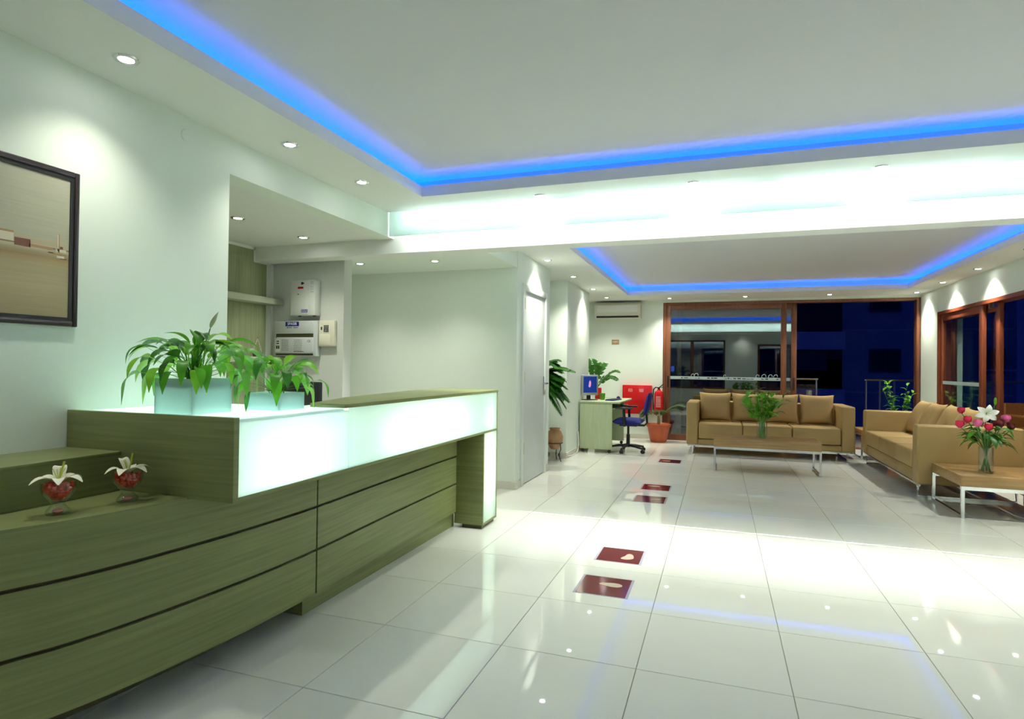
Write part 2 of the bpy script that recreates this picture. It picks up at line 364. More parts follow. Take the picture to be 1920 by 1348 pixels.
# ------------------------------------------------------------------ downlights
ring_me = MB().lathe([(.030, -.004), (.036, -.007), (.046, -.006), (.050, 0), (.034, .0), (.030, -.004)], 24, caps=False).mesh('ring'); ring_me.materials.append(M['chrome'])
lens_me = MB().lathe([(.0, -.0035), (.031, -.0035), (.031, .0), (0, 0)], 20).mesh('lens'); lens_me.materials.append(M['lens'])
def downlight(x, y, z, label, power=1., group='recessed ceiling downlights', size=112, col=WARM):
    t = T('downlight', label, 'downlight', (x, y, z), 0, group)
    link('trim_ring', ring_me, t); link('lens', lens_me, t)
    ld = bpy.data.lights.new('spot', 'SPOT'); ld.energy = SPOT_W*power; ld.color = col; ld.spot_size = R(size); ld.spot_blend = 1.0; ld.shadow_soft_size = .03
    lo = bpy.data.objects.new('beam', ld); COL.objects.link(lo); lo.parent = t; lo.location = (0, 0, -.012)
DL = [(-2.33, 1.8, ZM, 'large bright downlight above the framed picture'), (-2.33, 2.8, ZM, 'downlight in the reception soffit above the start of the recess'), (-2.33, 3.53, ZM, 'downlight in the reception soffit nearest the corner of the blue cove'),
      (-1.25, 4.2, ZM, 'leftmost downlight in front of the bright ceiling light box'), (-.17, 4.2, ZM, 'middle downlight in front of the bright ceiling light box'), (.93, 4.2, ZM, 'right downlight in front of the bright ceiling light box'), (2.0, 4.2, ZM, 'downlight in front of the light box by the right wall'),
      (-3.33, 3.46, ZG+.005, 'left downlight in the recess ceiling above the shelves'), (-3.3, 4.15, ZG+.005, 'downlight in the recess ceiling in front of the electric boxes'),
      (-3.4, 5.14, 2.264, 'left downlight in the low alcove ceiling'), (-2.6, 5.2, 2.264, 'right downlight in the low alcove ceiling'),
      (-1.81, 6.4, ZR, 'lounge downlight above the pale grey door'), (-1.81, 7.65, ZR, 'lounge downlight above the palm niche'), (-1.81, 8.95, ZR, 'lounge downlight above the office desk'), (-1.81, 10.1, ZR, 'lounge downlight in front of the air conditioner'),
      (-.8, 10.45, ZR, 'downlight above the left edge of the back window'), (.4, 10.45, ZR, 'downlight above the middle of the back window reflection'), (1.63, 10.45, ZR, 'downlight above the open part of the back window'), (2.8, 10.45, ZR, 'downlight in the lounge corner between the two windows'),
      (2.8, 9.35, ZR, 'second lounge downlight from the corner along the right window'), (2.8, 8.2, ZR, 'third lounge downlight from the corner along the right window'), (2.8, 7.0, ZR, 'fourth lounge downlight from the corner along the right window'), (2.8, 5.8, ZR, 'lounge downlight along the right wall nearest the beam'),
      (-2.33, .7, ZM, 'downlight in the reception soffit left of the viewer'), (-2.33, -.5, ZM, 'downlight in the reception soffit behind the viewer'),
      (2.7, 3.3, ZM, 'added unseen right soffit downlight nearest the beam in reception'), (2.7, 2.0, ZM, 'second added unseen right soffit downlight in reception'), (2.7, .7, ZM, 'third added unseen right soffit downlight in reception'), (2.7, -.6, ZM, 'added unseen right soffit downlight farthest behind the viewer'),
      (-1.2, -1.38, ZM, 'added unseen downlight above the dark window behind the viewer'), (.8, -1.38, ZM, 'added unseen downlight between the window and door behind the viewer')]
for d in DL:
    pw_ = {ZG+.005: .6, 2.264: .62, ZR: 1.55}.get(d[2], 1.0)
    if d[2] == ZM and (d[0] > 2.5 or d[1] < 0): pw_ = .5       # unseen group behind and right of the viewer, mostly added to light the floor
    if d[0] == -2.33 and d[1] > 0: pw_ = .44                   # wall-side lamps of the reception soffit
    downlight(*d, power=pw_*1.1)
downlight(3.68, 9.54, 2.42, 'terrace downlight outside the right window', 2.2, None)

# ------------------------------------------------------------------ windows and door
def leaf_frame(root, ax, a0, a1, z0, z1, w, t0, t1, m='winwood', glass='pane', names=('stile', 'rail')):
    """frame in a vertical plane; ax 0: along x at y t0..t1, ax 1: along y at x t0..t1"""
    def bx(p, q, r, s): return B(p, q, t0, t1, r, s) if ax == 0 else B(t0, t1, p, q, r, s)
    for p, q in ((a0, a0+w), (a1-w, a1)): bx(p, q, z0, z1).build(names[0], m, root, bevel=.004)
    for r, s in ((z0, z0+w), (z1-w, z1)): bx(a0+w, a1-w, r, s).build(names[1], m, root, bevel=.004)
    tm = (t0+t1)/2
    o = (B(a0+w, a1-w, tm-.004, tm+.004, z0+w, z1-w) if ax == 0 else B(tm-.004, tm+.004, a0+w, a1-w, z0+w, z1-w)).build('pane', glass, root, smooth=False)
    return o
w1 = SE('window_1', 'brown framed sliding glass door wall of the lounge, its right half open')
yf = YB
for nm, bb in (('outer_jamb', (-.93, -.885, yf-.01, yf+.15, 0, 2.40)), ('outer_jamb', (2.895, 2.94, yf-.01, yf+.15, 0, 2.40)), ('outer_head', (-.885, 2.895, yf-.01, yf+.15, 2.355, 2.40)), ('sill_track', (-.93, 2.94, yf+.0, yf+.15, 0, .02))):
    B(*bb).build(nm, 'winwood', w1, bevel=.003)
p1 = leaf_frame(w1, 0, -.885, 1.055, .02, 2.355, .085, yf+.0, yf+.045)
p2 = leaf_frame(w1, 0, -.70, 1.215, .02, 2.355, .085, yf+.06, yf+.105)
B(-.85, -.825, yf-.006, yf+.002, .92, 1.12).build('handle_recess', 'black', w1)
B(1.16, 1.185, yf+.052, yf+.062, .92, 1.12).build('handle_recess', 'black', w1)
# frosted safety band with scroll marks, stuck to the panes
d = B(-.80, .97, yf+.014, yf+.016, 1.065, 1.115).build('frosted_band', 'decal', w1, smooth=False)
B(1.02, 1.13, yf+.073, yf+.075, 1.065, 1.115).build('frosted_band', 'decal', w1, smooth=False)
mb = MB()
for cx, s in ((-.42, 1.), (-.36, 1.3), (.10, .7), (.62, 1.0), (.72, 1.3), (.82, 1.2), (.90, 1.2)):
    pth = [(cx+.03*s*math.cos(a)*(.6+.4*math.sin(a/2)), yf+.013, 1.13+.03*s*math.sin(a)) for a in [k*PI/7 for k in range(13)]]
    mb.tube(pth, .0045, 5)
mb.build('scroll_marks', 'decal', w1)
mb = MB()
random.seed(3)
x = -.62
while x < .9:
    w = random.uniform(.02, .07); mb.box(x, x+w, yf+.0125, yf+.0135, 1.083, 1.083+random.uniform(.008, .02)); x += w+random.choice((.008, .02, .12))
mb.build('band_lettering', 'textblack', w1, smooth=False)
B(-.79, -.735, yf+.012, yf+.014, 1.20, 1.29).build('blue_sticker', 'screenblue', w1, smooth=False)

w2 = SE('window_2', 'brown framed sliding glass doors in the right wall, partly open')
B(XR-.01, XR+.15, 6.2, 6.245, 0, 2.10).build('outer_jamb', 'winwood2', w2); B(XR-.01, XR+.15, 9.985, 10.03, 0, 2.10).build('outer_jamb', 'winwood2', w2)
B(XR-.01, XR+.15, 6.245, 9.985, 2.055, 2.10).build('outer_head', 'winwood2', w2); B(XR, XR+.15, 6.2, 10.03, 0, .02).build('sill_track', 'winwood2', w2)
leaf_frame(w2, 1, 8.55, 9.985, .02, 2.055, .09, XR+.01, XR+.055, 'winwood2', 'panedark')
leaf_frame(w2, 1, 8.25, 9.75, .02, 2.055, .09, XR+.07, XR+.115, 'winwood2', 'panedark')
B(XR+.018, XR+.02, 8.64, 9.895, 1.08, 1.125).build('frosted_band', 'decal', w2, smooth=False)
B(XR+.03, XR+.06, 8.40, 8.44, 2.0, 2.06).build('roller', 'steel', w2); B(XR+.03, XR+.06, 8.28, 8.32, 2.0, 2.06).build('roller', 'steel', w2)

w3 = SE('window_3', 'dark window in the wall behind the viewer')
leaf_frame(w3, 0, -2.1, -.94, .5, 2.3, .06, YN-.08, YN-.03); leaf_frame(w3, 0, -.94, .22, .5, 2.3, .06, YN-.08, YN-.03)
w4 = SE('door_2', 'dark glazed entrance door behind the viewer')
leaf_frame(w4, 0, 1.32, 2.5, .01, 2.15, .08, YN-.08, YN-.03)

d1 = SE('door_1', 'pale grey flush door in the lounge')
B(XDW-.03, XDW-.0, 5.995, 6.805, .008, 2.055).build('door_leaf', 'doorp', d1, bevel=.003)
for bb in ((XDW-.05, XDW+.018, 5.925, 5.995, 0, 2.125), (XDW-.05, XDW+.018, 6.805, 6.875, 0, 2.125), (XDW-.05, XDW+.018, 5.996, 6.804, 2.056, 2.125)):
    B(*bb).build('door_frame', 'doorframe', d1, bevel=.006)
for z in (.33, 1.08, 1.86): MB().tube([(XDW+.012, 6.0, z), (XDW+.012, 6.0, z+.12)], .009, 8).build('hinge', 'brass', d1)
pl = B(XDW, XDW+.008, 6.755, 6.795, .92, 1.14).build('lock_plate', 'chrome', d1, bevel=.003)
MB().tube([(XDW+.008, 6.775, 1.06), (XDW+.05, 6.775, 1.06), (XDW+.055, 6.765, 1.06), (XDW+.055, 6.66, 1.058)], .009, 8).build('door_handle', 'chrome', d1)

# ------------------------------------------------------------------ reception counter
def catmull(P, n=6):
    out = []
    for i in range(len(P)-1):
        a, b, c, d_ = P[max(i-1, 0)], P[i], P[i+1], P[min(i+2, len(P)-1)]
        for k in range(n):
            t = k/n
            out.append(tuple(.5*((2*b[j])+(-a[j]+c[j])*t+(2*a[j]-5*b[j]+4*c[j]-d_[j])*t*t+(-a[j]+3*b[j]-3*c[j]+d_[j])*t**3) for j in range(2)))
    out.append(P[-1]); return out
CURV = catmull([(-2.255, .6), (-2.19, .8), (-2.12, 1.0), (-2.053, 1.22), (-1.995, 1.37), (-1.95, 1.56), (-1.908, 1.86), (-1.885, 2.12), (-1.876, 2.5), (-1.897, 3.05), (-1.915, 3.7), (-1.925, 4.29)])
def xfront(y):
    for (xa, ya), (xb, yb_) in zip(CURV, CURV[1:]):
        if ya <= y <= yb_: return xa+(xb-xa)*(y-ya)/(yb_-ya)
    return CURV[-1][0] if y > CURV[-1][1] else CURV[0][0]
def strip(y0, y1, off0, off1, z0, z1):
    ys = [y0]+[q[1] for q in CURV if y0+.005 < q[1] < y1-.005]+[y1]
    return MB().prism([(xfront(y)+off1, y) for y in ys]+[(xfront(y)+off0, y) for y in reversed(ys)], z0, z1)
rc = T('reception_counter', 'long olive green wooden reception counter with glowing frosted glass front', 'counter', (0, 0, 0))
SEC = ((.6, 2.492), (2.504, 4.285))
for y0, y1 in SEC:
    for z0, z1 in ((.556, .732), (.342, .543), (.118, .329)):
        strip(y0, y1, -.022, 0, z0, z1).build('front_panel', 'greenwood', rc, ang=20)
strip(.61, 4.28, -.05, -.016, .13, .725).build('carcass', 'groove', rc)
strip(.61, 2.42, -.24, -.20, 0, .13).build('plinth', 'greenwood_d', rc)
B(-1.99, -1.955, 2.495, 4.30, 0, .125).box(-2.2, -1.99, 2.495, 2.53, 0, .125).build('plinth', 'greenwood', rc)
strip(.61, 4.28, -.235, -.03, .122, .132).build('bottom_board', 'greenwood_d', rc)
# low ledge and stepped shelf at the left end
ys = [q[1] for q in CURV if q[1] < 1.76]+[1.765]
MB().prism([(xfront(y)+.0, y) for y in ys]+[(-2.30, 1.765), (-2.30, .6)], .7325, .740).build('ledge_top', 'greenwood', rc)
B(XL+.001, -2.272, .6, 1.765, .74, .885).build('step_front', 'greenwood', rc)
B(XL+.001, -2.268, .6, 1.765, .885, .897).build('step_top', 'greenwood', rc, bevel=.002)
B(XL+.001, -2.26, .575, .6, 0, .897).build('side_panel', 'greenwood', rc)
# light box
B(XL+.001, -1.70, 1.765, 1.792, .735, 1.052).build('end_panel', 'greenwood', rc, bevel=.0015)
B(-2.0, -1.70, 1.792, 4.575, .735, .750).build('light_box_bottom', 'greenwood', rc, bevel=.0015)
B(XL+.001, -2.0, 1.792, 2.5, .735, .750).build('light_box_bottom', 'whiteint', rc)
B(-1.99, -1.715, 1.795, 4.27, .7505, .753).build('reflector', 'whiteint', rc)
B(-2.0, -1.985, 2.5, 4.575, .75, 1.044).build('light_box_back', 'whiteint', rc)
B(-2.5, -2.0, 2.49, 2.5, .75, 1.034).build('light_box_back', 'whiteint', rc)
MB().prism([(-1.698, 2.46), (-1.698, 4.582), (-2.21, 4.582), (-2.2, 4.0), (-2.07, 3.0), (-1.90, 2.46)], 1.045, 1.064).build('counter_top', 'greenwood', rc, bevel=.0015)
B(XL+.002, -1.703, 1.793, 2.46, 1.034, 1.044).build('glass_top', 'frost', rc, smooth=False)
B(-1.71, -1.702, 1.793, 2.497, .751, 1.034).build('glass_front', 'frost', rc, smooth=False)
B(-1.71, -1.702, 2.503, 4.555, .751, 1.044).build('glass_front', 'frost', rc, smooth=False)
# end leg: an upright light box
B(-1.94, -1.70, 4.275, 4.292, .03, .75).build('leg_side', 'greenwood', rc, bevel=.0015)
B(-1.94, -1.70, 4.558, 4.575, .03, 1.044).build('leg_side', 'greenwood', rc, bevel=.0015)
B(-1.94, -1.885, 4.292, 4.558, .03, .75).build('leg_back', 'greenwood', rc)
B(-1.94, -1.70, 4.292, 4.558, .03, .045).build('leg_bottom', 'greenwood', rc)
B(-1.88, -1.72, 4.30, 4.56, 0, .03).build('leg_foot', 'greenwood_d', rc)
B(-1.71, -1.702, 4.293, 4.557, .046, .75).build('glass_front', 'frost', rc, smooth=False)
# receptionist's lower worktop behind
B(-2.52, -2.0, 2.55, 4.5, .72, .745).build('worktop', 'shelfwood', rc)
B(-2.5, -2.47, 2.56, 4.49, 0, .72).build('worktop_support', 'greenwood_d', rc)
def ctube(p, q): MB().tube([p, q], .013, 8).build('light_tube', 'tube_counter', rc)
ctube((-1.84, 1.86, .86), (-1.84, 2.36, .86)); ctube((-2.1, 1.86, .83), (-2.1, 2.4, .83)); ctube((-2.38, 1.86, .83), (-2.38, 2.4, .83))
ctube((-1.84, 2.80, .87), (-1.84, 3.98, .87)); ctube((-1.80, 4.42, .15), (-1.80, 4.42, .93))

# ------------------------------------------------------------------ peace lilies in frosted pots
def leaf_blade(mb, base, az, length, width, rise, droop, pet=.28, n=9, twist=0., fold=.25):
    vs = []; c, s = math.cos(az), math.sin(az); pts = []
    for i in range(n+1):
        t = i/n
        r = length*(t*.9 if t < pet else pet*.9+(t-pet)*1.05)*(.55+.45*t); z = rise*math.sin(min(t*1.25, 1.)*PI/2)-droop*t*t*t*1.0
        if t > .6: r -= length*.12*((t-.6)/.4)**2*max(0, droop/length)
        pts.append((r, z))
    for i, (r, z) in enumerate(pts):
        t = i/n
        if t < pet: w = .0035
        else:
            u = (t-pet)/(1-pet); w = width*max(.02, math.sin(PI*u**.75)**.8)*.5 if u < 1 else .0005
        p = Vector((base[0]+r*c, base[1]+r*s, base[2]+z)); sd = Vector((-s, c, twist)).normalized()
        vs += [p-sd*w+Vector((0, 0, w*fold)), p, p+sd*w+Vector((0, 0, w*fold))]
    fs = []
    for i in range(n):
        for k in (0, 1): fs.append((3*i+k, 3*i+k+1, 3*i+k+4, 3*i+k+3))
    return mb.add(vs, fs)
def lily(label, loc, sz, h, nl, Lr, seed, mats, flower, reach=1.):
    rnd = random.Random(seed)
    t = T('potted_peace_lily', label, 'plant', loc, 0, 'peace lilies on the counter')
    x, y = sz/2, sz/2; g = .006
    B(-x, x, -y, -y+g, 0, h).box(-x, x, y-g, y, 0, h).box(-x, -x+g, -y+g, y-g, 0, h).box(x-g, x, -y+g, y-g, 0, h).build('frosted_pot', 'frostpot', t, smooth=False)
    B(-x+g*1.5, x-g*1.5, -y+g*1.5, y-g*1.5, h*.70, h*.88).build('soil', 'soil', t, bevel=.004)
    for k in range(nl):
        u = k/nl; az = k*2.39996+rnd.uniform(-.25, .25)
        elev = R(-6)+R(80)*u**1.2+rnd.uniform(-.12, .12)           # outer leaves lie low, inner ones stand up
        pl = rnd.uniform(.10, .175)*reach*(1.15-.35*u); bl = rnd.uniform(*Lr); wd = bl*rnd.uniform(.30, .40)
        b0 = Vector((rnd.uniform(-.025, .025), rnd.uniform(-.025, .025), h*.86))
        dh = Vector((math.cos(az), math.sin(az), 0)); sd0 = Vector((-math.sin(az), math.cos(az), 0))
        pts = []; e = min(elev+R(32), R(88)); p = b0.copy()
        for i in range(4): pts.append(p.copy()); p = p+(dh*math.cos(e)+Vector((0, 0, math.sin(e))))*pl/3; e -= R(9)
        curl = rnd.uniform(85, 160)*(1.15-.5*u); n = 9; bp = []
        for i in range(n+1):
            bp.append(p.copy()); p = p+(dh*math.cos(e)+Vector((0, 0, math.sin(e))))*bl/n; e -= R(curl)/n*(1.3-.6*i/n); e = max(e, R(-86))
        vs = []; tw = rnd.uniform(-.45, .45); n0 = 3
        allp = [(q, .0028) for q in pts[:3]]+[(q, max(.0006, wd*.5*math.sin(PI*min(.99, (i/n)**.72+.02))**.85)) for i, q in enumerate(bp)]
        for q, w in allp:
            sd = (sd0+Vector((0, 0, tw))).normalized(); up_ = Vector((0, 0, 1)); vs += [q-sd*w+up_*w*.28, q, q+sd*w+up_*w*.28]
        m_ = len(allp)-1
        MB().add(vs, [(3*i+j, 3*i+j+1, 3*i+j+4, 3*i+j+3) for i in range(m_) for j in (0, 1)]).build('leaf', rnd.choice(mats), t, ang=80)
    for fx, fy, fh, az in flower:
        MB().tube([(0, 0, h*.8), (fx*.3, fy*.3, h+fh*.4), (fx*.8, fy*.8, h+fh*.8), (fx, fy, h+fh)], .0025, 6).build('flower_stem', 'stem', t)
        vs = []
        for i in range(9):
            u = i/8; w = .013*math.sin(PI*u**.8)+.0006; c = Vector((fx+.035*u, fy+.01*u, h+fh+.075*u)); vs += [c+Vector((-w*.3, -w, 0)), c+Vector((w*.5, 0, 0)), c+Vector((-w*.3, w, 0))]
        MB().add(vs, [(3*i+k, 3*i+k+1, 3*i+k+4, 3*i+k+3) for i in range(8) for k in (0, 1)]).build('flower_spathe', 'spathe', t, ang=80)
    return t
lily('large peace lily in a square frosted glass pot at the counter corner', (-2.105, 1.96, 1.0445), .205, .145, 78, (.115, .16), 11, ['leaf', 'leaf', 'leafl', 'leafd'], [(.02, .06, .215, 0)])
lily('smaller peace lily with drooping leaves in a low frosted pot, nearer the recess', (-1.95, 2.28, 1.0445), .175, .078, 46, (.105, .15), 23, ['leaf', 'leafl', 'leafd', 'leaf'], [], .85)

# ------------------------------------------------------------------ goblets with red gel beads and lily blooms
def goblet(label, flabel, loc, rz, seed):
    rnd = random.Random(seed)
    t = T('glass_goblet', label, 'glass', loc, 0, 'goblets on the ledge')
    MB().lathe([(0, .0), (.026, .0), (.028, .004), (.027, .010), (.017, .022), (.0145, .028), (.020, .036), (.036, .056), (.0405, .072), (.0385, .086), (.0365, .0865), (.0385, .072), (.034, .057), (.018, .0385), (0, .036)], 24).build('bowl', 'thinglass', t, ang=60)
    b = MB()
    for k in range(150):
        a = rnd.uniform(0, 2*PI); z = rnd.uniform(.042, .080); rm = .012+.95*(.022*(min(z, .066)-.040)/.026); r = rm*math.sqrt(rnd.random())
        b.ball((r*math.cos(a), r*math.sin(a), z), rnd.uniform(.0045, .0065), 6, 4)
    o = b.build('gel_beads', 'bead', t, ang=60); o['kind'] = 'stuff'
    MB().ball((0, 0, .008), .013, 12, 6, (1, 1, .45)).build('foot_gem', 'beadpale', t)
    t.scale = (1.27,)*3
    f = T('lily_bloom', flabel, 'flower', (loc[0], loc[1], loc[2]+.0775*1.27), rz, 'lily blooms in the goblets'); f.scale = (1.25,)*3
    for k in range(6):
        az = 2*PI*k/6+(.15 if k % 2 else 0); L_ = .070 if k % 2 == 0 else .064; upx = 1.7 if k == 2 else 1.
        vs = []; n = 8
        for i in range(n+1):
            u = i/n; r = L_*u*(.95 if upx == 1 else .45); z = .026*upx*math.sin(u*2.1)-.016*u*u*(upx == 1)+.002
            w = .0165*math.sin(PI*min(.985, u*.9+.08))**.8
            c, s = math.cos(az), math.sin(az); p = Vector((r*c, r*s, z)); sd = Vector((-s, c, 0))
            vs += [p-sd*w+Vector((0, 0, .25*w)), p, p+sd*w+Vector((0, 0, .25*w))]
        MB().add(vs, [(3*i+j, 3*i+j+1, 3*i+j+4, 3*i+j+3) for i in range(n) for j in (0, 1)]).build('petal', 'petal', f, ang=80)
    MB().tube([(0, 0, .005), (.006, .0, .03), (.012, .004, .062)], [.002, .002, .003], 6).build('pistil', 'stamen', f)
    for k in range(4):
        a = 2*PI*k/4+.4; MB().tube([(0, 0, .005), (.008*math.cos(a), .008*math.sin(a), .03), (.014*math.cos(a), .014*math.sin(a), .044)], .001, 5).build('stamen', 'stamen', f)
goblet('glass goblet of red gel beads farther left on the counter ledge', 'white lily bloom in the left goblet with bent left petal', (-2.108, 1.416, .7402), .3, 1)
goblet('glass goblet of red gel beads on the ledge against the counter end panel', 'white lily bloom in the goblet beside the counter end panel', (-2.069, 1.637, .7402), 1.1, 2)

# ------------------------------------------------------------------ framed picture
pc = T('framed_picture', 'sepia harbour photograph with lighthouse in a dark frame', 'picture', (XL, 0, 1.40))
PY0, PY1, PH = .70, 1.79, .65
o = B(.004, .008, PY0+.035, PY1-.034, .034, PH-.036).build('print', 'picprint', pc, smooth=False)
def pmark(y0, y1, z0, z1, m, n='print_mark'): B(.008, .0086, y0, y1, z0, z1).build(n, m, o, smooth=False)
mat('pk1', (.36, .22, .10), .5); mat('pk2', (.16, .05, .03), .5); mat('pk3', (.62, .56, .42), .5)
pmark(1.35, 1.545, .318, .350, 'pk3'); pmark(1.35, 1.545, .350, .358, 'pk1'); pmark(1.548, 1.605, .305, .335, 'pk2'); pmark(1.60, 1.69, .309, .318, 'pk1')
pmark(1.707, 1.7115, .31, .375, 'pk3'); pmark(1.7115, 1.7155, .305, .378, 'pk1'); pmark(1.718, 1.729, .318, .328, 'pk2'); pmark(1.70, 1.742, .305, .317, 'pk3')
pmark(1.672, 1.69, .296, .300, 'pk2'); pmark(1.69, 1.745, .293, .2985, 'pk1'); pmark(1.705, 1.735, .280, .290, 'pk3'); pmark(1.72, 1.745, .277, .2805, 'pk2')
for a in ((0, .016, PY0, PY0+.022, 0, PH), (0, .016, PY1-.020, PY1, 0, PH), (0, .016, PY0+.022, PY1-.020, 0, .023), (0, .016, PY0+.022, PY1-.020, PH-.023, PH)):
    B(*a).build('frame_side', 'picframe', pc, bevel=.004)
for a in ((0, .011, PY0+.022, PY0+.04, .023, PH-.023), (0, .011, PY1-.036, PY1-.020, .023, PH-.023), (0, .011, PY0+.04, PY1-.036, .023, .037), (0, .011, PY0+.04, PY1-.036, PH-.04, PH-.023)):
    B(*a).build('inner_frame', 'picinner', pc)
o = MB().lathe([(0, .004), (.032, .004), (.036, 0), (0, 0)], 28).build('wall_cover_plate', 'wall'); o.location = (XL, 2.333, 2.415); o.rotation_euler = (0, PI/2, 0)
tag(o, 'round blank cover plate painted into the reception wall', 'cover plate')

# ------------------------------------------------------------------ recess: shelves, boat, electric boxes, monitor
o = B(XREC+.013, XREC+.16, YREC+.02, YPW-.005, 1.80, 1.855).build('wall_shelf', 'shelfwood', bevel=.002); tag(o, 'upper floating shelf in the recess', 'shelf')
o = B(XREC+.013, XREC+.18, YREC+.02, YPW-.005, 1.262, 1.312).build('wall_shelf', 'shelfwood', bevel=.002); tag(o, 'lower floating shelf in the recess holding a model boat', 'shelf')
bt = T('model_sailboat', 'small model sailing boat on the lower recess shelf', 'ornament', (-3.93, 4.34, 1.312))
hv = []
for i in range(7):
    u = i/6; y = -.06+.12*u; w = .022*math.sin(PI*(u*.86+.07)); zt = .034+.008*abs(u-.5)*2
    hv += [(-w, y, zt), (-w*.7, y*.9, .012), (0, y*.78, .0), (w*.7, y*.9, .012), (w, y, zt)]
hf = [(5*i+k, 5*i+k+1, 5*i+k+6, 5*i+k+5) for i in range(6) for k in range(4)]+[(5*i+4, 5*i, 5*i+5, 5*i+9) for i in range(6)]
MB().add(hv, hf).build('hull', 'blackm', bt, ang=60)
MB().tube([(0, 0, .03), (0, 0, .17)], [.002, .0012], 6).build('mast', 'trunk', bt)
MB().ball((0, 0, .172), .005, 8, 5).build('mast_head', 'red', bt)
rg = MB()
for s in (-1, 1): rg.tube([(0, 0, .165), (0, s*.055, .045)], .0008, 4); [rg.ball((0, s*.055*q, .165-.12*q), .0032, 6, 4) for q in (.2, .4, .6, .8)]
rg.build('rigging', 'textwhite', bt)
def textrow(mb, x0, x1, z, h, rnd):
    x = x0
    while x < x1:
        w = rnd.uniform(.006, .02); mb.box(x, min(x+w, x1), -.0005, 0, z, z+h); x += w+.004
e1 = T('electric_enclosure', 'tall light grey electric box with red display on the recess wall', 'electric box', (-3.60, YPW, 1.695))
B(-.135, .135, -.09, 0, 0, .325).build('body', 'lightgrey', e1, bevel=.006)
B(-.125, .065, -.094, -.09, .012, .318).build('cover', 'lightgrey', e1, bevel=.003)
B(-.05, .01, -.096, -.094, .245, .263).build('red_display', 'ledred', e1)
B(-.012, .006, -.097, -.094, .282, .305).box(.006, .018, -.097, -.094, .290, .300).build('black_mark', 'black', e1)
MB().tube([(-.045, -.094, .195), (-.045, -.098, .195)], .005, 10).build('lock', 'black', e1)
B(-.01, .06, -.0955, -.094, .028, .055).build('maker_plate', 'labelblue', e1); rnd = random.Random(5)
tb = MB(); [textrow(tb, -.006, .056, z, .004, rnd) for z in (.034, .045)]; tb.build('plate_lettering', 'textwhite', e1, loc=(0, -.0955, 0))
for z in (.21, .235, .255, .285, .3): B(.085, .12, -.0915, -.09, z, z+.009).build('vent_slot', 'greyplastic', e1)
for x in (-.06, .1): B(x, x+.02, -.07, -.05, -.008, .0).build('cable_gland', 'blackm', e1)
e2 = T('distribution_board', 'wide grey electric distribution board with blue sign and dark slot', 'electric box', (-3.695, YPW, 1.325))
B(-.235, .235, -.07, 0, 0, .325).build('body', 'greyplastic', e2, bevel=.005)
B(-.222, .205, -.078, -.07, .205, .318).build('upper_cover', 'greyplastic', e2, bevel=.003); B(-.222, .205, -.082, -.07, .025, .165).build('lower_cover', 'greyplastic', e2, bevel=.003)
B(-.21, .205, -.0715, -.0705, .166, .204).build('breaker_slot', 'darkslot', e2)
B(-.21, .205, -.0715, -.0705, .006, .022).build('lower_slot', 'darkslot', e2)
B(-.20, .205, -.075, -.07, .160, .172).build('slot_rail', 'lightgrey', e2)
B(-.10, .05, -.0795, -.078, .274, .315).build('blue_sign', 'labelblue', e2); text('sign_lettering', 'SPASIB', .036, 'textwhite', e2, (-.025, -.08, .295), (PI/2, 0, 0))
tb = MB(); [textrow(tb, a, b, .258, .007, rnd) for a, b in ((-.085, -.03), (-.01, .04))]; tb.build('sign_small_lettering', 'labelblue', e2, loc=(0, -.078, 0))
tb = MB(); [textrow(tb, -.135, -.06, .05+.0135*k, .003, rnd) for k in range(8)]; [textrow(tb, 0, .09, .05+.0135*k, .003, rnd) for k in range(8)]; textrow(tb, 0, .11, .037, .007, rnd); tb.build('instruction_lettering', 'blackm', e2, loc=(0, -.082, 0))
text('ce_mark', 'CE', .03, 'textblack', e2, (.165, -.0825, .135), (PI/2, 0, 0))
B(-.205, -.155, -.0835, -.082, .035, .155).build('warning_label', 'lightgrey', e2)
MB().box(-.197, -.182, -.0845, -.0835, .065, .095).box(-.176, -.161, -.0845, -.0835, .065, .095).box(-.195, -.165, -.0845, -.0835, .11, .12).box(-.195, -.165, -.0845, -.0835, .13, .14).build('warning_print', 'black', e2)
tb = MB(); textrow(tb, -.2, .2, .3215, .005, rnd); tb.build('top_screws', 'black', e2, loc=(0, -.06, 0))
e3 = T('alarm_keypad', 'small cream alarm keypad on the recess wall', 'keypad', (-3.372, YPW, 1.415))
B(-.085, .085, -.04, 0, 0, .235).build('body', 'cream', e3, bevel=.006); B(-.078, .045, -.046, -.04, .01, .11).build('flap', 'cream', e3, bevel=.003)
B(-.03, .025, -.0425, -.04, .13, .195).build('key_field', 'white', e3)
for r_ in range(4):
    for c_ in range(3): B(-.026+.018*c_, -.013+.018*c_, -.045, -.0425, .134+.0155*r_, .146+.0155*r_).build('key', 'blackm', e3)
B(-.06, -.047, -.042, -.04, .15, .178).build('indicator', 'black', e3)
mo = T('computer_monitor', 'black flat monitor behind the reception counter', 'monitor', (-2.40, 3.02, .745), R(-20))
B(-.20, .20, -.018, .018, .10, .405).build('housing', 'black', mo, bevel=.006); B(-.185, .185, .018, .02, .115, .39).build('screen', 'blackm', mo)
B(-.03, .03, -.03, -.018, 0.0, .2).build('stand', 'black', mo); B(-.10, .10, -.07, .07, 0, .012).build('foot', 'black', mo, bevel=.004)

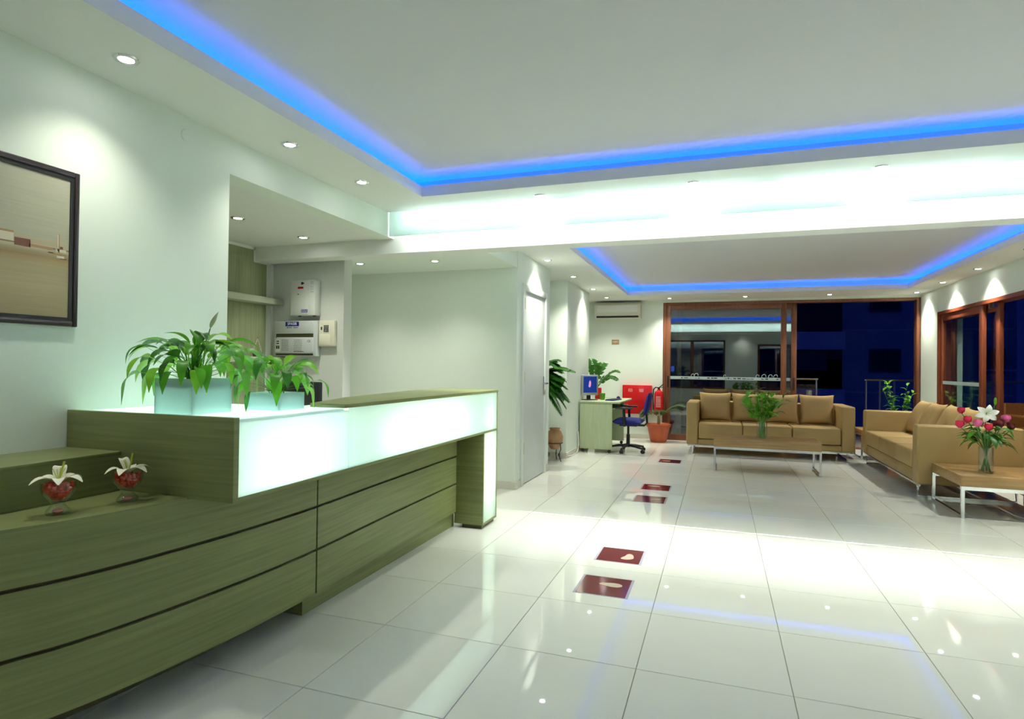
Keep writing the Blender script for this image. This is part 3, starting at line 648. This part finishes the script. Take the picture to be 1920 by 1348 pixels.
# ------------------------------------------------------------------ floor inlays
def fp(kind):
    P = []
    for k in range(20):
        a = 2*PI*k/20
        if kind: r = .052+.018*math.cos(a)*math.cos(a)+.006*math.cos(3*a); P.append((1.05*r*math.cos(a), .55*r*math.sin(a)+.008*math.cos(2*a)))
        else: P.append((.08*math.cos(a), (.028+.010*math.cos(a))*math.sin(a)))
    return P
for y, k, (px, py, pa, sc), lb in ((3.44, 0, (.03, .03, .0, .85), 'dark red floor inlay nearest the viewer with a long pale sole print'), (4.035, 1, (.05, -.02, 1.3, .9), 'dark red floor inlay in the bright light band'),
                     (5.85, 0, (.05, .02, .3, .6), 'third dark red floor inlay from the viewer, with a pale oval print'), (6.45, 0, (-.03, .06, 0, .8), 'fourth dark red floor inlay from the viewer'), (8.33, 0, (-.05, 0, .2, .7), 'farthest dark red floor inlay near the office chair')):
    t = T('footprint_inlay', lb, 'floor inlay', (-.61, y, .0), 0, 'footprint inlays in the floor')
    for a in ((-.152, -.138, -.152, .152, 0, .0016), (.138, .152, -.152, .152, 0, .0016), (-.138, .138, -.152, -.146, 0, .0016), (-.138, .138, .146, .152, 0, .0016)): B(*a).build('edge_strip', 'inlayframe', t)
    B(-.138, .138, -.146, .146, 0, .0013).build('red_plate', 'inlay', t)
    MB().prism([(x*sc, y_*sc*1.3) for x, y_ in fp(k)], .0013, .0019).build('sole_print', 'footsole', t, loc=(px, py, 0), rot=(0, 0, pa))

# ------------------------------------------------------------------ sofas and cushions
def sofa(label, loc, rz, L_, D, arm_h, arm_w, seat, base, zb, seat_splits):
    t = T('sofa', label, 'sofa', loc, rz, 'tan leather sofas')   # local x along length, y depth (0 front), z up
    B(arm_w*.9, L_-arm_w*.9, .02, D-.05, zb, base-.008).build('base', 'sofa', t, bevel=.012)
    for a, b in ((0, arm_w), (L_-arm_w, L_)): B(a, b, 0, D, zb, arm_h).build('armrest', 'sofa', t, bevel=.022, seg=3)
    B(arm_w*.95, L_-arm_w*.95, D-.16, D, zb, arm_h-.005).build('backrest', 'sofa', t, bevel=.022, seg=3)
    xs = [arm_w+.004]+seat_splits+[L_-arm_w-.004]
    for a, b in zip(xs, xs[1:]): B(a+.003, b-.003, -.005, D-.165, base, seat).build('seat_cushion', 'sofa', t, bevel=.022, seg=3)
    for q in (.015, D-.035): B(.02, L_-.02, q, q+.02, zb-.02, zb).build('chrome_rail', 'chrome', t)
    for x in (.09, L_-.09):
        MB().tube([(x, .03, zb-.01), (x, .03, .012), (x, D-.03, .012), (x, D-.03, zb-.01)], .016, 4, True).build('leg', 'chrome', t, smooth=False)
    return t
sofa('tan sofa in front of the back window behind the long coffee table', (-.445, 9.22, 0), 0, 2.21, .86, .755, .165, .45, .225, .135, [.78, 1.43])
sofa('tan sofa beside the right window with its end towards the viewer', (1.86, 9.27, 0), -PI/2, 2.37, .87, .725, .17, .46, .275, .14, [.85, 1.53])
def pillow(w, h, th, n=12, seed=0):
    rnd = random.Random(seed); vs = []; fs = []; ph = [rnd.uniform(0, 6) for _ in range(4)]
    for side in (1, -1):
        for j in range(n+1):
            for i in range(n+1):
                u, v = 2*i/n-1, 2*j/n-1
                k = max(0, (1-abs(u)**3.2))*max(0, (1-abs(v)**3.2))
                pin = 1-.085*(1-abs(v)**2.5)*(abs(u)**4); pin2 = 1-.085*(1-abs(u)**2.5)*(abs(v)**4)
                y = side*th/2*k**.55*(1+.07*math.sin(3*u+ph[0])*math.sin(4*v+ph[1]))
                vs.append((u*w/2*pin, y, h/2+v*h/2*pin2))
    m_ = (n+1)**2
    for s in (0, 1):
        for j in range(n):
            for i in range(n):
                a = s*m_+j*(n+1)+i; q = (a, a+1, a+n+2, a+n+1); fs.append(q if s == 0 else tuple(reversed(q)))
    return MB().add(vs, fs)
mat('pillowmat', (.43, .29, .125), .75, spec=.15, noise=.05, nscale=(5, 5, 5), bump=.06, bscale=300)
def cushion(label, loc, rot, w, h, th, seed):
    o = pillow(w, h, th, seed=seed).build('back_cushion', 'pillowmat', None, ang=80, loc=loc, rot=rot); tag(o, label, 'cushion', 'loose tan cushions on the sofas')
cl = ['leftmost tan cushion on the sofa by the back window', 'second tan cushion from the left on the back sofa, behind the bamboo', 'third tan cushion from the left on the back sofa', 'rightmost tan cushion on the sofa by the back window']
for k, (x, r_) in enumerate(((-.045, .03), (.425, -.02), (.895, .02), (1.365, -.03))): cushion(cl[k], (x, 9.70+.02*(k % 2), .452), (R(-16), 0, r_), .466, .455, .17, k)
cl = ['tan cushion farthest along the right sofa by its far arm', 'second tan cushion from the far arm of the right sofa', 'third tan cushion from the far arm of the right sofa', 'tan cushion nearest the flowers on the right sofa']
for k, (y, r_) in enumerate(((8.845, .03), (8.34, -.03), (7.83, .04), (7.325, -.03))): cushion(cl[k], (2.33-.03*(k % 2), y, .462), (R(-24), 0, -PI/2+r_), .485, .46, .17, 20+k)

# ------------------------------------------------------------------ tables
def table(label, loc, lx, ly, z0, z1, leg_r, name='coffee_table', group='wood and chrome coffee tables', ends='x'):
    t = T(name, label, 'table', loc, 0, group)
    B(0, lx, 0, ly, z0, z1).build('table_top', 'tablewood', t, bevel=.003)
    s = leg_r
    for q in (0, ly-s*1.2): B(0, lx, q, q+s*1.2, z0-s*1.2, z0).build('chrome_rail', 'chrome', t)
    for x in (0, lx-s):
        b = MB().box(x, x+s, 0, s, 0, z0-s*1.2).box(x, x+s, ly-s, ly, 0, z0-s*1.2).box(x, x+s, s, ly-s, 0, s)
        b.build('leg', 'chrome', t, smooth=False)
    return t
table('long low wooden coffee table with chrome legs in front of the back sofa', (-.05, 7.815, 0), 1.2, .56, .295, .395, .024)
table('square wooden coffee table with chrome legs at the right, holding flowers', (1.975, 6.12, 0), .76, .76, .275, .365, .026)
table('small wooden side table in the corner between the two sofas', (1.90, 9.56, 0), .5, .5, .34, .42, .022, 'side_table', None)

# ------------------------------------------------------------------ glass vase of bamboo, vase of flowers
def vase(label, loc, r, h):
    t = tag(MB().lathe([(0, .0), (r*.92, .0), (r, .006), (r, h), (r-.003, h), (r-.0035, .012), (0, .010)], 28).build('glass_vase', 'thinglass', None, ang=40, loc=loc), label, 'vase', 'glass vases')
vase('clear glass vase of bamboo stems on the long coffee table', (.515, 8.08, .3955), .062, .20)
vase('clear glass vase of cut flowers on the square coffee table', (2.255, 6.42, .3655), .055, .225)
lme = MB(); leaf_blade(lme, (0, 0, 0), 0, 1., .42, .22, .32, pet=.06, n=6); LEAFM = {}
for mn in ('leafb', 'leaf', 'leafl', 'leafd'):
    q = lme.mesh('leaf', ang=80); q.materials.append(M[mn]); LEAFM[mn] = q
def put_leaf(parent, p, az, tilt, ln, mn):
    o = link('leaf', LEAFM[mn], parent, p, (0, -tilt, az)); o.scale = (ln, ln, ln); return o
bb = T('lucky_bamboo', 'bunch of lucky bamboo with bright leaves in a glass vase', 'plant', (.515, 8.08, .408))
rnd = random.Random(4)
for k in range(16):
    a = 2*PI*k/16+rnd.uniform(-.2, .2); r0 = rnd.uniform(.01, .042); r1 = rnd.uniform(.05, .27); h = rnd.uniform(.36, .56)
    p = [(r0*math.cos(a+.8), r0*math.sin(a+.8), 0), (r0*.7*math.cos(a), r0*.7*math.sin(a), .2), (r1*.6*math.cos(a), r1*.6*math.sin(a), h*.75), (r1*math.cos(a), r1*math.sin(a), h)]
    MB().tube(p, [.0055, .0055, .004, .003], 6).build('stem', 'stemb', bb)
    for j in range(6):
        u = .55+.45*j/5; x = p[2][0]+(p[3][0]-p[2][0])*(u-.55)/.45 if u > .6 else p[2][0]*.8; y = p[2][1]+(p[3][1]-p[2][1])*(u-.55)/.45 if u > .6 else p[2][1]*.8
        put_leaf(bb, (x, y, h*u), rnd.uniform(0, 2*PI), rnd.uniform(-.2, 1.0), rnd.uniform(.11, .17), rnd.choice(('leafb', 'leaf', 'leafl', 'leafb')))
fb = T('flower_bouquet', 'bouquet of a white lily with red and pink roses', 'flowers', (2.255, 6.42, .377))
rnd = random.Random(9)
def rose(p, r, m):
    b = MB()
    for k in range(3):
        rr = r*(1-.22*k); n = 10; prof = [(rr*.3, -.9*r), (rr*.92, -.3*r), (rr, .25*r), (rr*.86, .75*r+.08*r*k)]
        vs = []
        for i, (q, z) in enumerate(prof):
            for j in range(n):
                a = 2*PI*j/n+k*.4; w = 1+.09*math.sin(3*a+k); vs.append((p[0]+q*w*math.cos(a), p[1]+q*w*math.sin(a), p[2]+z+.06*r*math.cos(3*a)))
        b.add(vs, [(i*n+j, i*n+(j+1) % n, (i+1)*n+(j+1) % n, (i+1)*n+j) for i in range(3) for j in range(n)])
    b.ball((p[0], p[1], p[2]+.1*r), r*.6, 8, 5, (1, 1, 1.2))
    b.build('rose', m, fb, ang=70)
roses = [(-.205, -.03, .41, .030, 'rose1'), (-.15, -.04, .455, .028, 'rose1'), (-.095, -.10, .43, .030, 'rose2'), (-.015, -.10, .40, .027, 'rose1'), (.075, -.05, .425, .036, 'rose3'), (.155, .02, .47, .031, 'rose2'), (.185, .0, .40, .026, 'rose3'), (-.17, .05, .53, .026, 'rose1')]
for x, y, z, r_, m_ in roses:
    rose((x, y, z), r_*1.2, m_); MB().tube([(-x*.18, -y*.18, .0), (x*.12, y*.12, .2), (x*.6, y*.6, z*.75), (x, y, z-.02)], .0035, 6).build('rose_stem', 'stem', fb)
lc = (-.02, -.06, .515)
lm = T  # lily head: six petals facing the viewer
MB().tube([(0, 0, 0), (.01, 0, .22), (lc[0], lc[1]+.03, lc[2]-.02)], .004, 6).build('lily_stem', 'stem', fb)
for k in range(6):
    a = 2*PI*k/6+.3; L_ = .095; vs = []; n = 7
    for i in range(n+1):
        u = i/n; w = .025*math.sin(PI*min(.985, u*.88+.1))**.8; rr = L_*u; dy = -.03*math.sin(u*2.2)+.012*u*u
        p = Vector((lc[0]+rr*math.cos(a), lc[1]+dy, lc[2]+rr*math.sin(a)*.85)); sd = Vector((-math.sin(a), 0, math.cos(a)))
        vs += [p-sd*w+Vector((0, -.2*w, 0)), p, p+sd*w+Vector((0, -.2*w, 0))]
    MB().add(vs, [(3*i+j, 3*i+j+1, 3*i+j+4, 3*i+j+3) for i in range(n) for j in (0, 1)]).build('lily_petal', 'petalw', fb, ang=80)
for k in range(5):
    a = 2*PI*k/5; MB().tube([(lc[0], lc[1], lc[2]), (lc[0]+.02*math.cos(a), lc[1]-.05, lc[2]+.02*math.sin(a))], .0015, 5).build('stamen', 'stamen', fb)
MB().ball((.075, .02, .62), .014, 8, 6, (.9, .9, 2.6)).build('lily_bud', 'leafl', fb); MB().tube([(.01, 0, .2), (.05, .02, .5), (.07, .02, .59)], .003, 6).build('bud_stem', 'stem', fb)
for k in range(52):
    a = rnd.uniform(0, 2*PI); r_ = rnd.uniform(.02, .11); put_leaf(fb, (r_*math.cos(a), r_*math.sin(a)-.02, rnd.uniform(.24, .40)), a, rnd.uniform(-.7, .3), rnd.uniform(.11, .17), rnd.choice(('leafd', 'leafd', 'leaf')))
for k in range(7):
    a = 2*PI*k/7; MB().tube([(.035*math.cos(a), .035*math.sin(a), 0), (-.02*math.cos(a), -.02*math.sin(a), .24), (-.05*math.cos(a), -.05*math.sin(a), .34)], .0038, 6).build('cut_stem', 'stemb', fb)

# ------------------------------------------------------------------ office corner
dk = T('office_desk', 'pale green computer desk on castors against the lounge wall', 'desk', (0, 0, 0))
DX0, DX1, DY0, DY1 = -1.955, -1.40, 8.74, 9.92
B(DX0, -1.345, DY0-.015, DY1+.015, .725, .752).build('desk_top', 'greenlam', dk, bevel=.006)
B(DX0+.01, -1.465, DY0, DY0+.02, .05, .725).build('side_panel', 'greenlam', dk, bevel=.002); B(DX0+.01, -1.465, DY1-.02, DY1, .05, .725).build('side_panel', 'greenlam', dk, bevel=.002)
B(DX0+.03, DX0+.045, DY0+.02, DY1-.02, .25, .70).build('back_panel', 'greenlam', dk)
B(-1.80, -1.40, DY0+.03, DY1-.03, .64, .655).build('keyboard_tray', 'greenlam', dk)
for x in (DX0+.06, -1.505):
    for y in (DY0+.01, DY1-.01): MB().tube([(x, y-.012, .025), (x, y+.012, .025)], .025, 12).box(x-.01, x+.01, y-.008, y+.008, .04, .06).build('castor', 'rubber', dk)
mn = T('desk_monitor', 'silver flat monitor with blue screen on the pale green desk', 'monitor', (-1.86, 9.02, .752), R(52))
B(-.165, .165, -.012, .02, .075, .385).build('bezel', 'silver', mn, bevel=.008); B(-.13, .13, -.014, -.012, .115, .36).build('screen', 'screenblue', mn)
B(-.15, .15, .02, .045, .09, .37).build('rear_shell', 'black', mn, bevel=.008)
MB().add([(-.035, -.0145, .21), (-.01, -.0145, .19), (.012, -.0145, .215), (.016, -.0145, .27), (-.002, -.0145, .305), (-.022, -.0145, .28)], [(0, 1, 2, 3, 4, 5)]).build('screen_picture', 'screenpink', mn)
B(-.03, .03, .01, .035, .01, .12).build('neck', 'blackm', mn); B(-.11, .11, -.07, .09, 0, .012).build('foot', 'blackm', mn, bevel=.005)
kb = T('keyboard', 'dark blue keyboard near the edge of the pale green desk', 'keyboard', (-1.52, 9.18, .752), R(80))
B(-.2, .2, -.065, .065, 0, .016).build('case', 'navy', kb, bevel=.005)
for r_ in range(4): B(-.19, .19, -.055+.028*r_, -.032+.028*r_, .016, .021).build('key_row', 'blackm', kb)
ms = MB().ball((0, 0, .0), .03, 12, 8, (1, 1.6, 1.0)).build('computer_mouse', 'navy', None, loc=(-1.5, 9.52, .770)); tag(ms, 'small dark blue mouse beyond the keyboard on the desk', 'mouse')
bk = tag(B(-.05, .05, -.015, .015, 0, .18).build('red_book', 'red', None, bevel=.003, loc=(-1.80, 9.40, .752), rot=(0, 0, .3)), 'upright red book behind the desk monitor', 'book')
bx = tag(MB().lathe([(0, 0), (.035, 0), (.045, .10), (.041, .10), (.032, .006), (0, .006)], 20).build('plant_pot', 'leafl', None, loc=(-1.70, 9.22, .752)), 'small light green pot beside the desk monitor', 'pot')
def frond(parent, base, az, ln, rise, droop, nleaf, lw, ll, mname, name='frond', z_only=0):
    mb = MB(); c, s = math.cos(az), math.sin(az); pts = []
    for i in range(13):
        t = i/12; r = ln*t*(1-.1*t); pts.append(Vector((base[0]+r*c, base[1]+r*s, base[2]+rise*math.sin(t*PI/2)-droop*t*t)))
    mb.tube(pts, [.005-.0035*i/12 for i in range(13)], 5)
    for k in range(nleaf):
        t = .28+.72*k/(nleaf-1); i = min(11, int(t*12)); p = pts[i].lerp(pts[i+1], t*12-i); tg = (pts[i+1]-pts[i]).normalized(); sd = Vector((-s, c, 0))
        L_ = ll*math.sin(PI*(.18+.72*(k/(nleaf-1))))
        for sg in (-1, 1):
            dv = (sd*sg*.85+tg*.65+Vector((0, 0, -.12))).normalized(); nn = (tg-dv*tg.dot(dv)+Vector((0, 0, .25))).normalized()*lw*.5
            q = p+dv*L_*.45; e = p+dv*L_+Vector((0, 0, -.12*L_))
            mb.add([p, q+nn+Vector((0, 0, .004)), e, q-nn], [(0, 1, 2, 3)])
    return mb.build(name, mname, parent, ang=60)
zp = T('potted_zz_plant', 'dark green plant with paired leaflets behind the desk monitor', 'plant', (-1.92, 9.75, .752))
MB().lathe([(0, 0), (.05, 0), (.065, .12), (.060, .12), (.047, .008), (0, .008)], 20).build('pot', 'white', zp); MB().lathe([(0, .10), (.058, .10), (.05, .112), (0, .112)], 16).build('soil', 'soil', zp)
for az, ln, ri, dr in ((1.3, .30, .50, .05), (.3, .42, .42, .10), (-.4, .45, .36, .16), (2.2, .18, .52, .02), (-1.4, .26, .45, .05), (.9, .40, .36, .14)): frond(zp, (0, 0, .11), az, ln, ri, dr, 8, .075, .15, 'leafd')
oc = T('office_chair', 'blue swivel office chair with black armrests at the desk', 'chair', (-1.27, 9.03, 0), R(90))  # local +y points to the desk (-x world)
for k in range(5):
    a = 2*PI*k/5+.4; x, y = .27*math.cos(a), .27*math.sin(a)
    MB().tube([(0, 0, .10), (x*.5, y*.5, .09), (x, y, .066)], [.022, .019, .014], 8).build('base_spoke', 'black', oc)
    MB().tube([(x-.02*math.sin(a), y+.02*math.cos(a), .027), (x+.02*math.sin(a), y-.02*math.cos(a), .027)], .027, 12).tube([(x, y, .027), (x, y, .07)], .008, 6).build('castor', 'rubber', oc)
MB().tube([(0, 0, .07), (0, 0, .26)], .027, 12).tube([(0, 0, .26), (0, 0, .40)], .017, 12).build('gas_column', 'black', oc)
B(-.09, .09, -.14, .12, .385, .42).build('seat_plate', 'black', oc, bevel=.006)
pillow(.46, .45, .11).xf(Matrix.Translation((0, .22, .455)) @ Matrix.Rotation(PI/2, 4, 'X')).build('seat', 'navy', oc, ang=80)
MB().tube([(0, -.10, .40), (0, -.235, .40), (0, -.275, .44), (0, -.262, .62)], .017, 8).build('back_bracket', 'black', oc)
pillow(.40, .36, .075).xf(Matrix.Translation((0, -.245, .545)) @ Matrix.Rotation(R(12), 4, 'X')).build('backrest', 'navy', oc, ang=80)
for s in (-1, 1):
    MB().tube([(s*.10, .02, .40), (s*.255, .02, .405), (s*.262, .02, .44), (s*.262, .03, .65)], [.014, .014, .02, .02], 8).build('arm_post', 'black', oc)
    B(s*.262-.035, s*.262+.035, -.10, .16, .65, .675).build('armrest', 'blackm', oc, bevel=.01)
wc = tag(MB().tube([(-1.96, 8.71, .30), (-1.95, 8.70, .16), (-1.945, 8.66, .05), (-1.93, 8.5, .012), (-1.94, 8.25, .012), (-1.955, 8.12, .02), (-1.955, 8.05, .03)], .006, 6).build('power_cable', 'white'), 'white power cable on the floor behind the desk', 'cable')

# ------------------------------------------------------------------ niche palm on its urn and stand
un = T('clay_urn', 'brown clay urn in an iron stand beside the door', 'urn', (-2.055, 7.72, 0))
MB().lathe([(0, .16), (.05, .16), (.075, .19), (.108, .27), (.112, .33), (.085, .395), (.062, .415), (.075, .44), (.066, .44), (.052, .415), (0, .40)], 28).build('urn_body', 'clay', un, ang=60)
for k in range(3):
    a = 2*PI*k/3-.5; c, s = math.cos(a), math.sin(a)
    pts = [(.10*c, .10*s, .25), (.115*c, .115*s, .17), (.08*c, .08*s, .10), (.10*c, .10*s, .04), (.12*c, .12*s, .006)]
    MB().tube(pts, .006, 6).build('stand_leg', 'iron', un)
    MB().tube([((.085+.018*math.cos(q))*c, (.085+.018*math.cos(q))*s, .09+.018*math.sin(q)) for q in [PI*j/5 for j in range(10)]], .0045, 5).build('scroll', 'iron', un)
MB().tube([(.105*math.cos(2*PI*k/20), .105*math.sin(2*PI*k/20), .245) for k in range(21)], .006, 6).build('stand_ring', 'iron', un)
pn = T('potted_palm', 'dark green palm in the niche beside the door', 'plant', (-2.30, 7.45, 0))
MB().lathe([(0, 0), (.13, 0), (.17, .30), (.16, .30), (.12, .02), (0, .02)], 24).build('pot', 'terracotta', pn); MB().lathe([(0, .26), (.155, .26), (.14, .285), (0, .285)], 20).build('soil', 'soil', pn)
MB().tube([(0, 0, .28), (.02, 0, .7), (.0, .0, 1.09)], [.022, .016, .012], 8).build('trunk', 'trunk', pn)
for az, ln, ri, dr in ((-.1, .52, .22, .10), (.35, .42, .12, .22), (-.5, .36, .10, .30), (.1, .40, .02, .36), (-.9, .32, .20, .15), (.8, .30, .20, .15), (.5, .24, .30, .06), (-.25, .38, -.02, .40), (0, .30, .30, .04), (-.3, .42, .12, .12)): frond(pn, (0, 0, 1.08), az+.1, ln+.09, ri, dr, 22, .026, .17, 'leafd')

rnd2 = random.Random(31)
for k in range(12): frond(pn, (0, 0, 1.10), rnd2.uniform(-.3, .9), rnd2.uniform(.42, .60), rnd2.uniform(-.02, .34), rnd2.uniform(.05, .38), 20, .034, .17, 'leafd')

# ------------------------------------------------------------------ back wall things
ac = T('air_conditioner', 'cream wall mounted air conditioner near the ceiling', 'air conditioner', (-1.71, YB, 2.125))
MB().prism([(-.0, .0), (-.0, .285), (-.13, .285), (-.19, .24), (-.195, .07), (-.16, .02), (-.10, .0)], -.405, .405).xf(Matrix(((0, 0, 1, 0), (1, 0, 0, 0), (0, 1, 0, 0), (0, 0, 0, 1)))).build('casing', 'cream', ac, bevel=.004)
B(-.36, .36, -.199, -.193, .105, .23).build('front_grille', 'white', ac, bevel=.003)
for k in range(4): B(-.355, .355, -.201, -.199, .115+.03*k, .118+.03*k).build('grille_line', 'cream', ac)
B(-.37, .37, -.185, -.155, .012, .045).build('louvre', 'blackm', ac); B(-.37, .37, -.198, -.19, .048, .062).build('louvre_flap', 'white', ac)
sg = tag(B(-.065, .065, -.012, 0, -.04, .04).build('wall_sign', 'clay', None, bevel=.003, loc=(-1.765, YB, 1.715)), 'small brown sign plate on the back wall', 'sign')
tb = MB(); textrow(tb, -.045, .045, -.008, .016, rnd); tb.build('sign_lettering', 'cream', sg, loc=(0, -.012, 0))
hc = T('fire_hose_cabinet', 'square red fire hose cabinet on the back wall', 'cabinet', (-1.36, YB, .44))
B(-.255, .255, -.10, 0, 0, .505).build('body', 'red', hc, bevel=.004); B(-.215, .225, -.108, -.10, .03, .47).build('door', 'red', hc, bevel=.004)
for x in (-.15, .04): tb = MB(); [textrow(tb, x, x+.075, .39+.02*k, .009, rnd) for k in range(3)]; tb.build('door_lettering', 'redlabel', hc, loc=(0, -.108, 0))
B(.17, .20, -.115, -.108, .26, .29).build('latch', 'steel', hc)
fe = T('fire_extinguisher', 'red fire extinguisher hanging beside the red cabinet', 'extinguisher', (-.985, YB-.085, .445))
MB().lathe([(0, 0), (.07, 0), (.075, .015), (.075, .35), (.062, .395), (.025, .42), (.025, .44), (0, .44)], 24).build('cylinder', 'red', fe)
B(-.045, .045, -.078, -.074, .12, .33).build('label', 'red', fe)
tb = MB(); [textrow(tb, -.04, .04, .13+.022*k, .010, rnd) for k in range(9)]; tb.build('label_lettering', 'redlabel', fe, loc=(0, -.0785, 0))
MB().tube([(0, 0, .435), (0, 0, .47)], .018, 10).tube([(0, 0, .465), (.03, -.02, .485), (.085, -.04, .535)], .009, 6).tube([(0, 0, .47), (.10, -.02, .475)], .006, 6).build('valve_handle', 'black', fe)
MB().tube([(0, -.01, .465), (-.055, -.02, .47), (-.09, -.02, .43), (-.098, -.02, .30), (-.09, -.02, .08)], .011, 8).build('hose', 'black', fe)
B(-.02, .02, .07, .085, .36, .40).build('wall_bracket', 'steel', fe)
tp = T('potted_cycad', 'young palm in a round terracotta pot by the back window', 'plant', (-.96, 10.44, 0))
MB().lathe([(0, 0), (.125, 0), (.135, .015), (.185, .255), (.205, .26), (.212, .30), (.195, .31), (.175, .285), (.12, .03), (0, .03)], 32).build('pot', 'terracotta', tp); MB().lathe([(0, .25), (.17, .25), (.15, .275), (0, .275)], 20).build('soil', 'soil', tp)
MB().tube([(0, 0, .27), (.005, 0, .36), (0, 0, .44)], [.022, .026, .018], 8).build('trunk', 'trunk', tp)
for az, ln, ri, dr in ((PI+.15, .34, .22, .16), (PI-.3, .36, .20, .22), (.0, .46, .30, .10), (.25, .40, .22, .12), (-1.4, .22, .2, .12), (PI+.5, .30, .18, .2)): frond(tp, (0, 0, .42), az, ln, ri, dr, 13, .030, .16, 'leafpalm')
for i, (x, lb) in enumerate(((.05, 'thin round vent disc in the lounge ceiling above the back window'), (2.45, 'thin round vent disc in the lounge ceiling near the corner column'))):
    o = tag(MB().lathe([(0, -.012), (.09, -.012), (.12, -.004), (.12, 0), (0, 0)], 28).build('ceiling_vent', 'ceil', None, loc=(x, 10.25, ZR)), lb, 'vent', 'ceiling vent discs')

# plant behind the right sofa, inside by the open window
bp = T('potted_shrub', 'bright green leafy plant standing behind the far arm of the right sofa', 'plant', (2.58, 10.42, 0))
MB().lathe([(0, 0), (.12, 0), (.16, .32), (.15, .32), (.11, .02), (0, .02)], 24).build('pot', 'terracotta', bp); MB().lathe([(0, .28), (.145, .28), (.13, .30), (0, .30)], 20).build('soil', 'soil', bp)
rnd = random.Random(14)
for k in range(8):
    a = rnd.choice((PI*.95, .1))+rnd.uniform(-.7, .7); r1 = rnd.uniform(.08, .26); h = rnd.uniform(.55, .78)
    p = [Vector((0, 0, .28)), Vector((r1*.35*math.cos(a), r1*.35*math.sin(a), .28+h*.5)), Vector((r1*math.cos(a), r1*math.sin(a)*.4, .28+h))]
    MB().tube(p, [.006, .004, .002], 6).build('stem', 'stem', bp)
    for j in range(9):
        u = .3+.7*j/8; q = p[1].lerp(p[2], (u-.5)/.5) if u > .5 else p[0].lerp(p[1], u/.5)
        put_leaf(bp, q, rnd.uniform(0, 2*PI), rnd.uniform(-.1, .9), rnd.uniform(.07, .12), rnd.choice(('leafb', 'leaf', 'leafl')))

# ------------------------------------------------------------------ terrace and the building opposite
struct(B(-4, 9, YB+.15, 14.2, -.06, -.005).box(XR+.15, 9, 4, YB+.15, -.06, -.005).build('floor_terrace', 'terracefloor', smooth=False), 'terrace floor outside the windows')
struct(B(XR+.15, 4.7, 4.0, YB+.15, 2.42, 2.5).build('ceiling_terrace', 'ceil', smooth=False))
struct(B(XR+.15, 3.30, 10.2, YB+.15, 0, 2.42).build('wall_reflection_standin', 'white', smooth=False), 'added white pier standing in for bright reflected stripes in the right window')  # pier added to imitate the bright stripes reflected in the right window glass
def railing(label, x0, x1, y, z, posts, m):
    t = T('terrace_railing', label, 'railing', (0, y, 0), 0, 'terrace railings')
    MB().tube([(x0, 0, z), (x1, 0, z)], .022, 8).build('top_rail', m, t)
    for x in posts: MB().tube([(x, 0, 0), (x, 0, z)], .018, 8).build('post', 'steel', t)
    B(x0, x1, -.004, .004, .12, z-.1).build('glass_infill', 'clearpane', t, smooth=False)
railing('terrace railing with golden top rail seen left of the opening', -.8, 1.78, 12.6, 1.08, [-.75, .5, 1.75], 'brass')
o = tag(B(-.05, .05, -.03, 0, -.07, .07).build('terrace_lamp_box', 'cream', None, bevel=.006, loc=(1.62, 12.57, .80)), 'small cream box on the terrace railing behind the back sofa', 'box')
railing('terrace railing right of the opening towards the corner', 2.55, 5.2, 12.6, 1.085, [2.58, 2.80, 3.03, 4.2, 5.15], 'brass')
bd = T('apartment_building', 'dark blue apartment building across the street at night', 'building', (0, 19, -3))
B(-9, 16, 0, 4, 0, 13).build('facade', 'facade', bd, smooth=False)
def bwin(x0, x1, z0, z1):
    z0 += 3; z1 += 3
    B(x0, x1, -.10, -.0, z0, z1).build('window_surround', 'extframe', bd, smooth=False)
    for a, b in ((x0+.05, (x0+x1)/2-.02), ((x0+x1)/2+.02, x1-.05)): B(a, b, -.11, -.10, z0+.05, z1-.05).build('window_pane', 'extdark', bd, smooth=False)
for dz in (-1.9, 0, 1.68):
    bwin(3.96, 4.71, 1.2+dz, 1.85+dz); bwin(6.55, 7.05, 1.2+dz, 1.88+dz); bwin(9.0, 9.8, 1.2+dz, 1.85+dz)
for dz in (-1.6, 0, 1.6):
    B(.3, 3.28, -.06, 0, 2.33+3+dz-.02, 3.15+3+dz).build('balcony_recess', 'extdark', bd, smooth=False)
    B(.3, 3.28, -.5, -.06, 1.83+3+dz, 2.32+3+dz).build('balcony_parapet', 'facade2', bd, smooth=False)
B(.3, 3.28, -.06, 0, 3.0, 4.83).build('balcony_recess', 'extdark', bd, smooth=False)
B(1.9, 2.9, -.08, -.06, 4.24, 4.81).build('balcony_door', 'extframe', bd, smooth=False)
for z in (2.36, .62): B(-9, 16, -.04, 0, z+3, z+3.05).build('ledge', 'facade2', bd, smooth=False)
B(7.2, 7.35, -.35, -.2, 0, 6.5).build('column', 'facade2', bd, smooth=False)
B(6.6, 9.5, -.36, -.2, 4.28, 4.33).build('balcony_rail', 'facade2', bd, smooth=False)
tc = T('terrace_chair', 'orange wicker chair on the terrace beyond the flowers', 'chair', (4.35, 10.6, 0), R(200))
B(-.27, .27, -.25, .27, .40, .45).build('seat', 'wicker', tc, bevel=.015)
MB().prism([(-.29, -.27), (-.2, -.31), (.2, -.31), (.29, -.27), (.27, -.24), (.19, -.28), (-.19, -.28), (-.27, -.24)], .42, .80).build('backrest', 'wicker', tc)
for s in (-1, 1): B(s*.27-.025, s*.27+.025, -.25, .22, .60, .64).build('armrest', 'wicker', tc, bevel=.01)
for x in (-.24, .24):
    for y in (-.22, .24): MB().tube([(x, y, 0), (x, y, .42 if y < 0 else .62)], .018, 8).build('leg', 'wicker', tc)
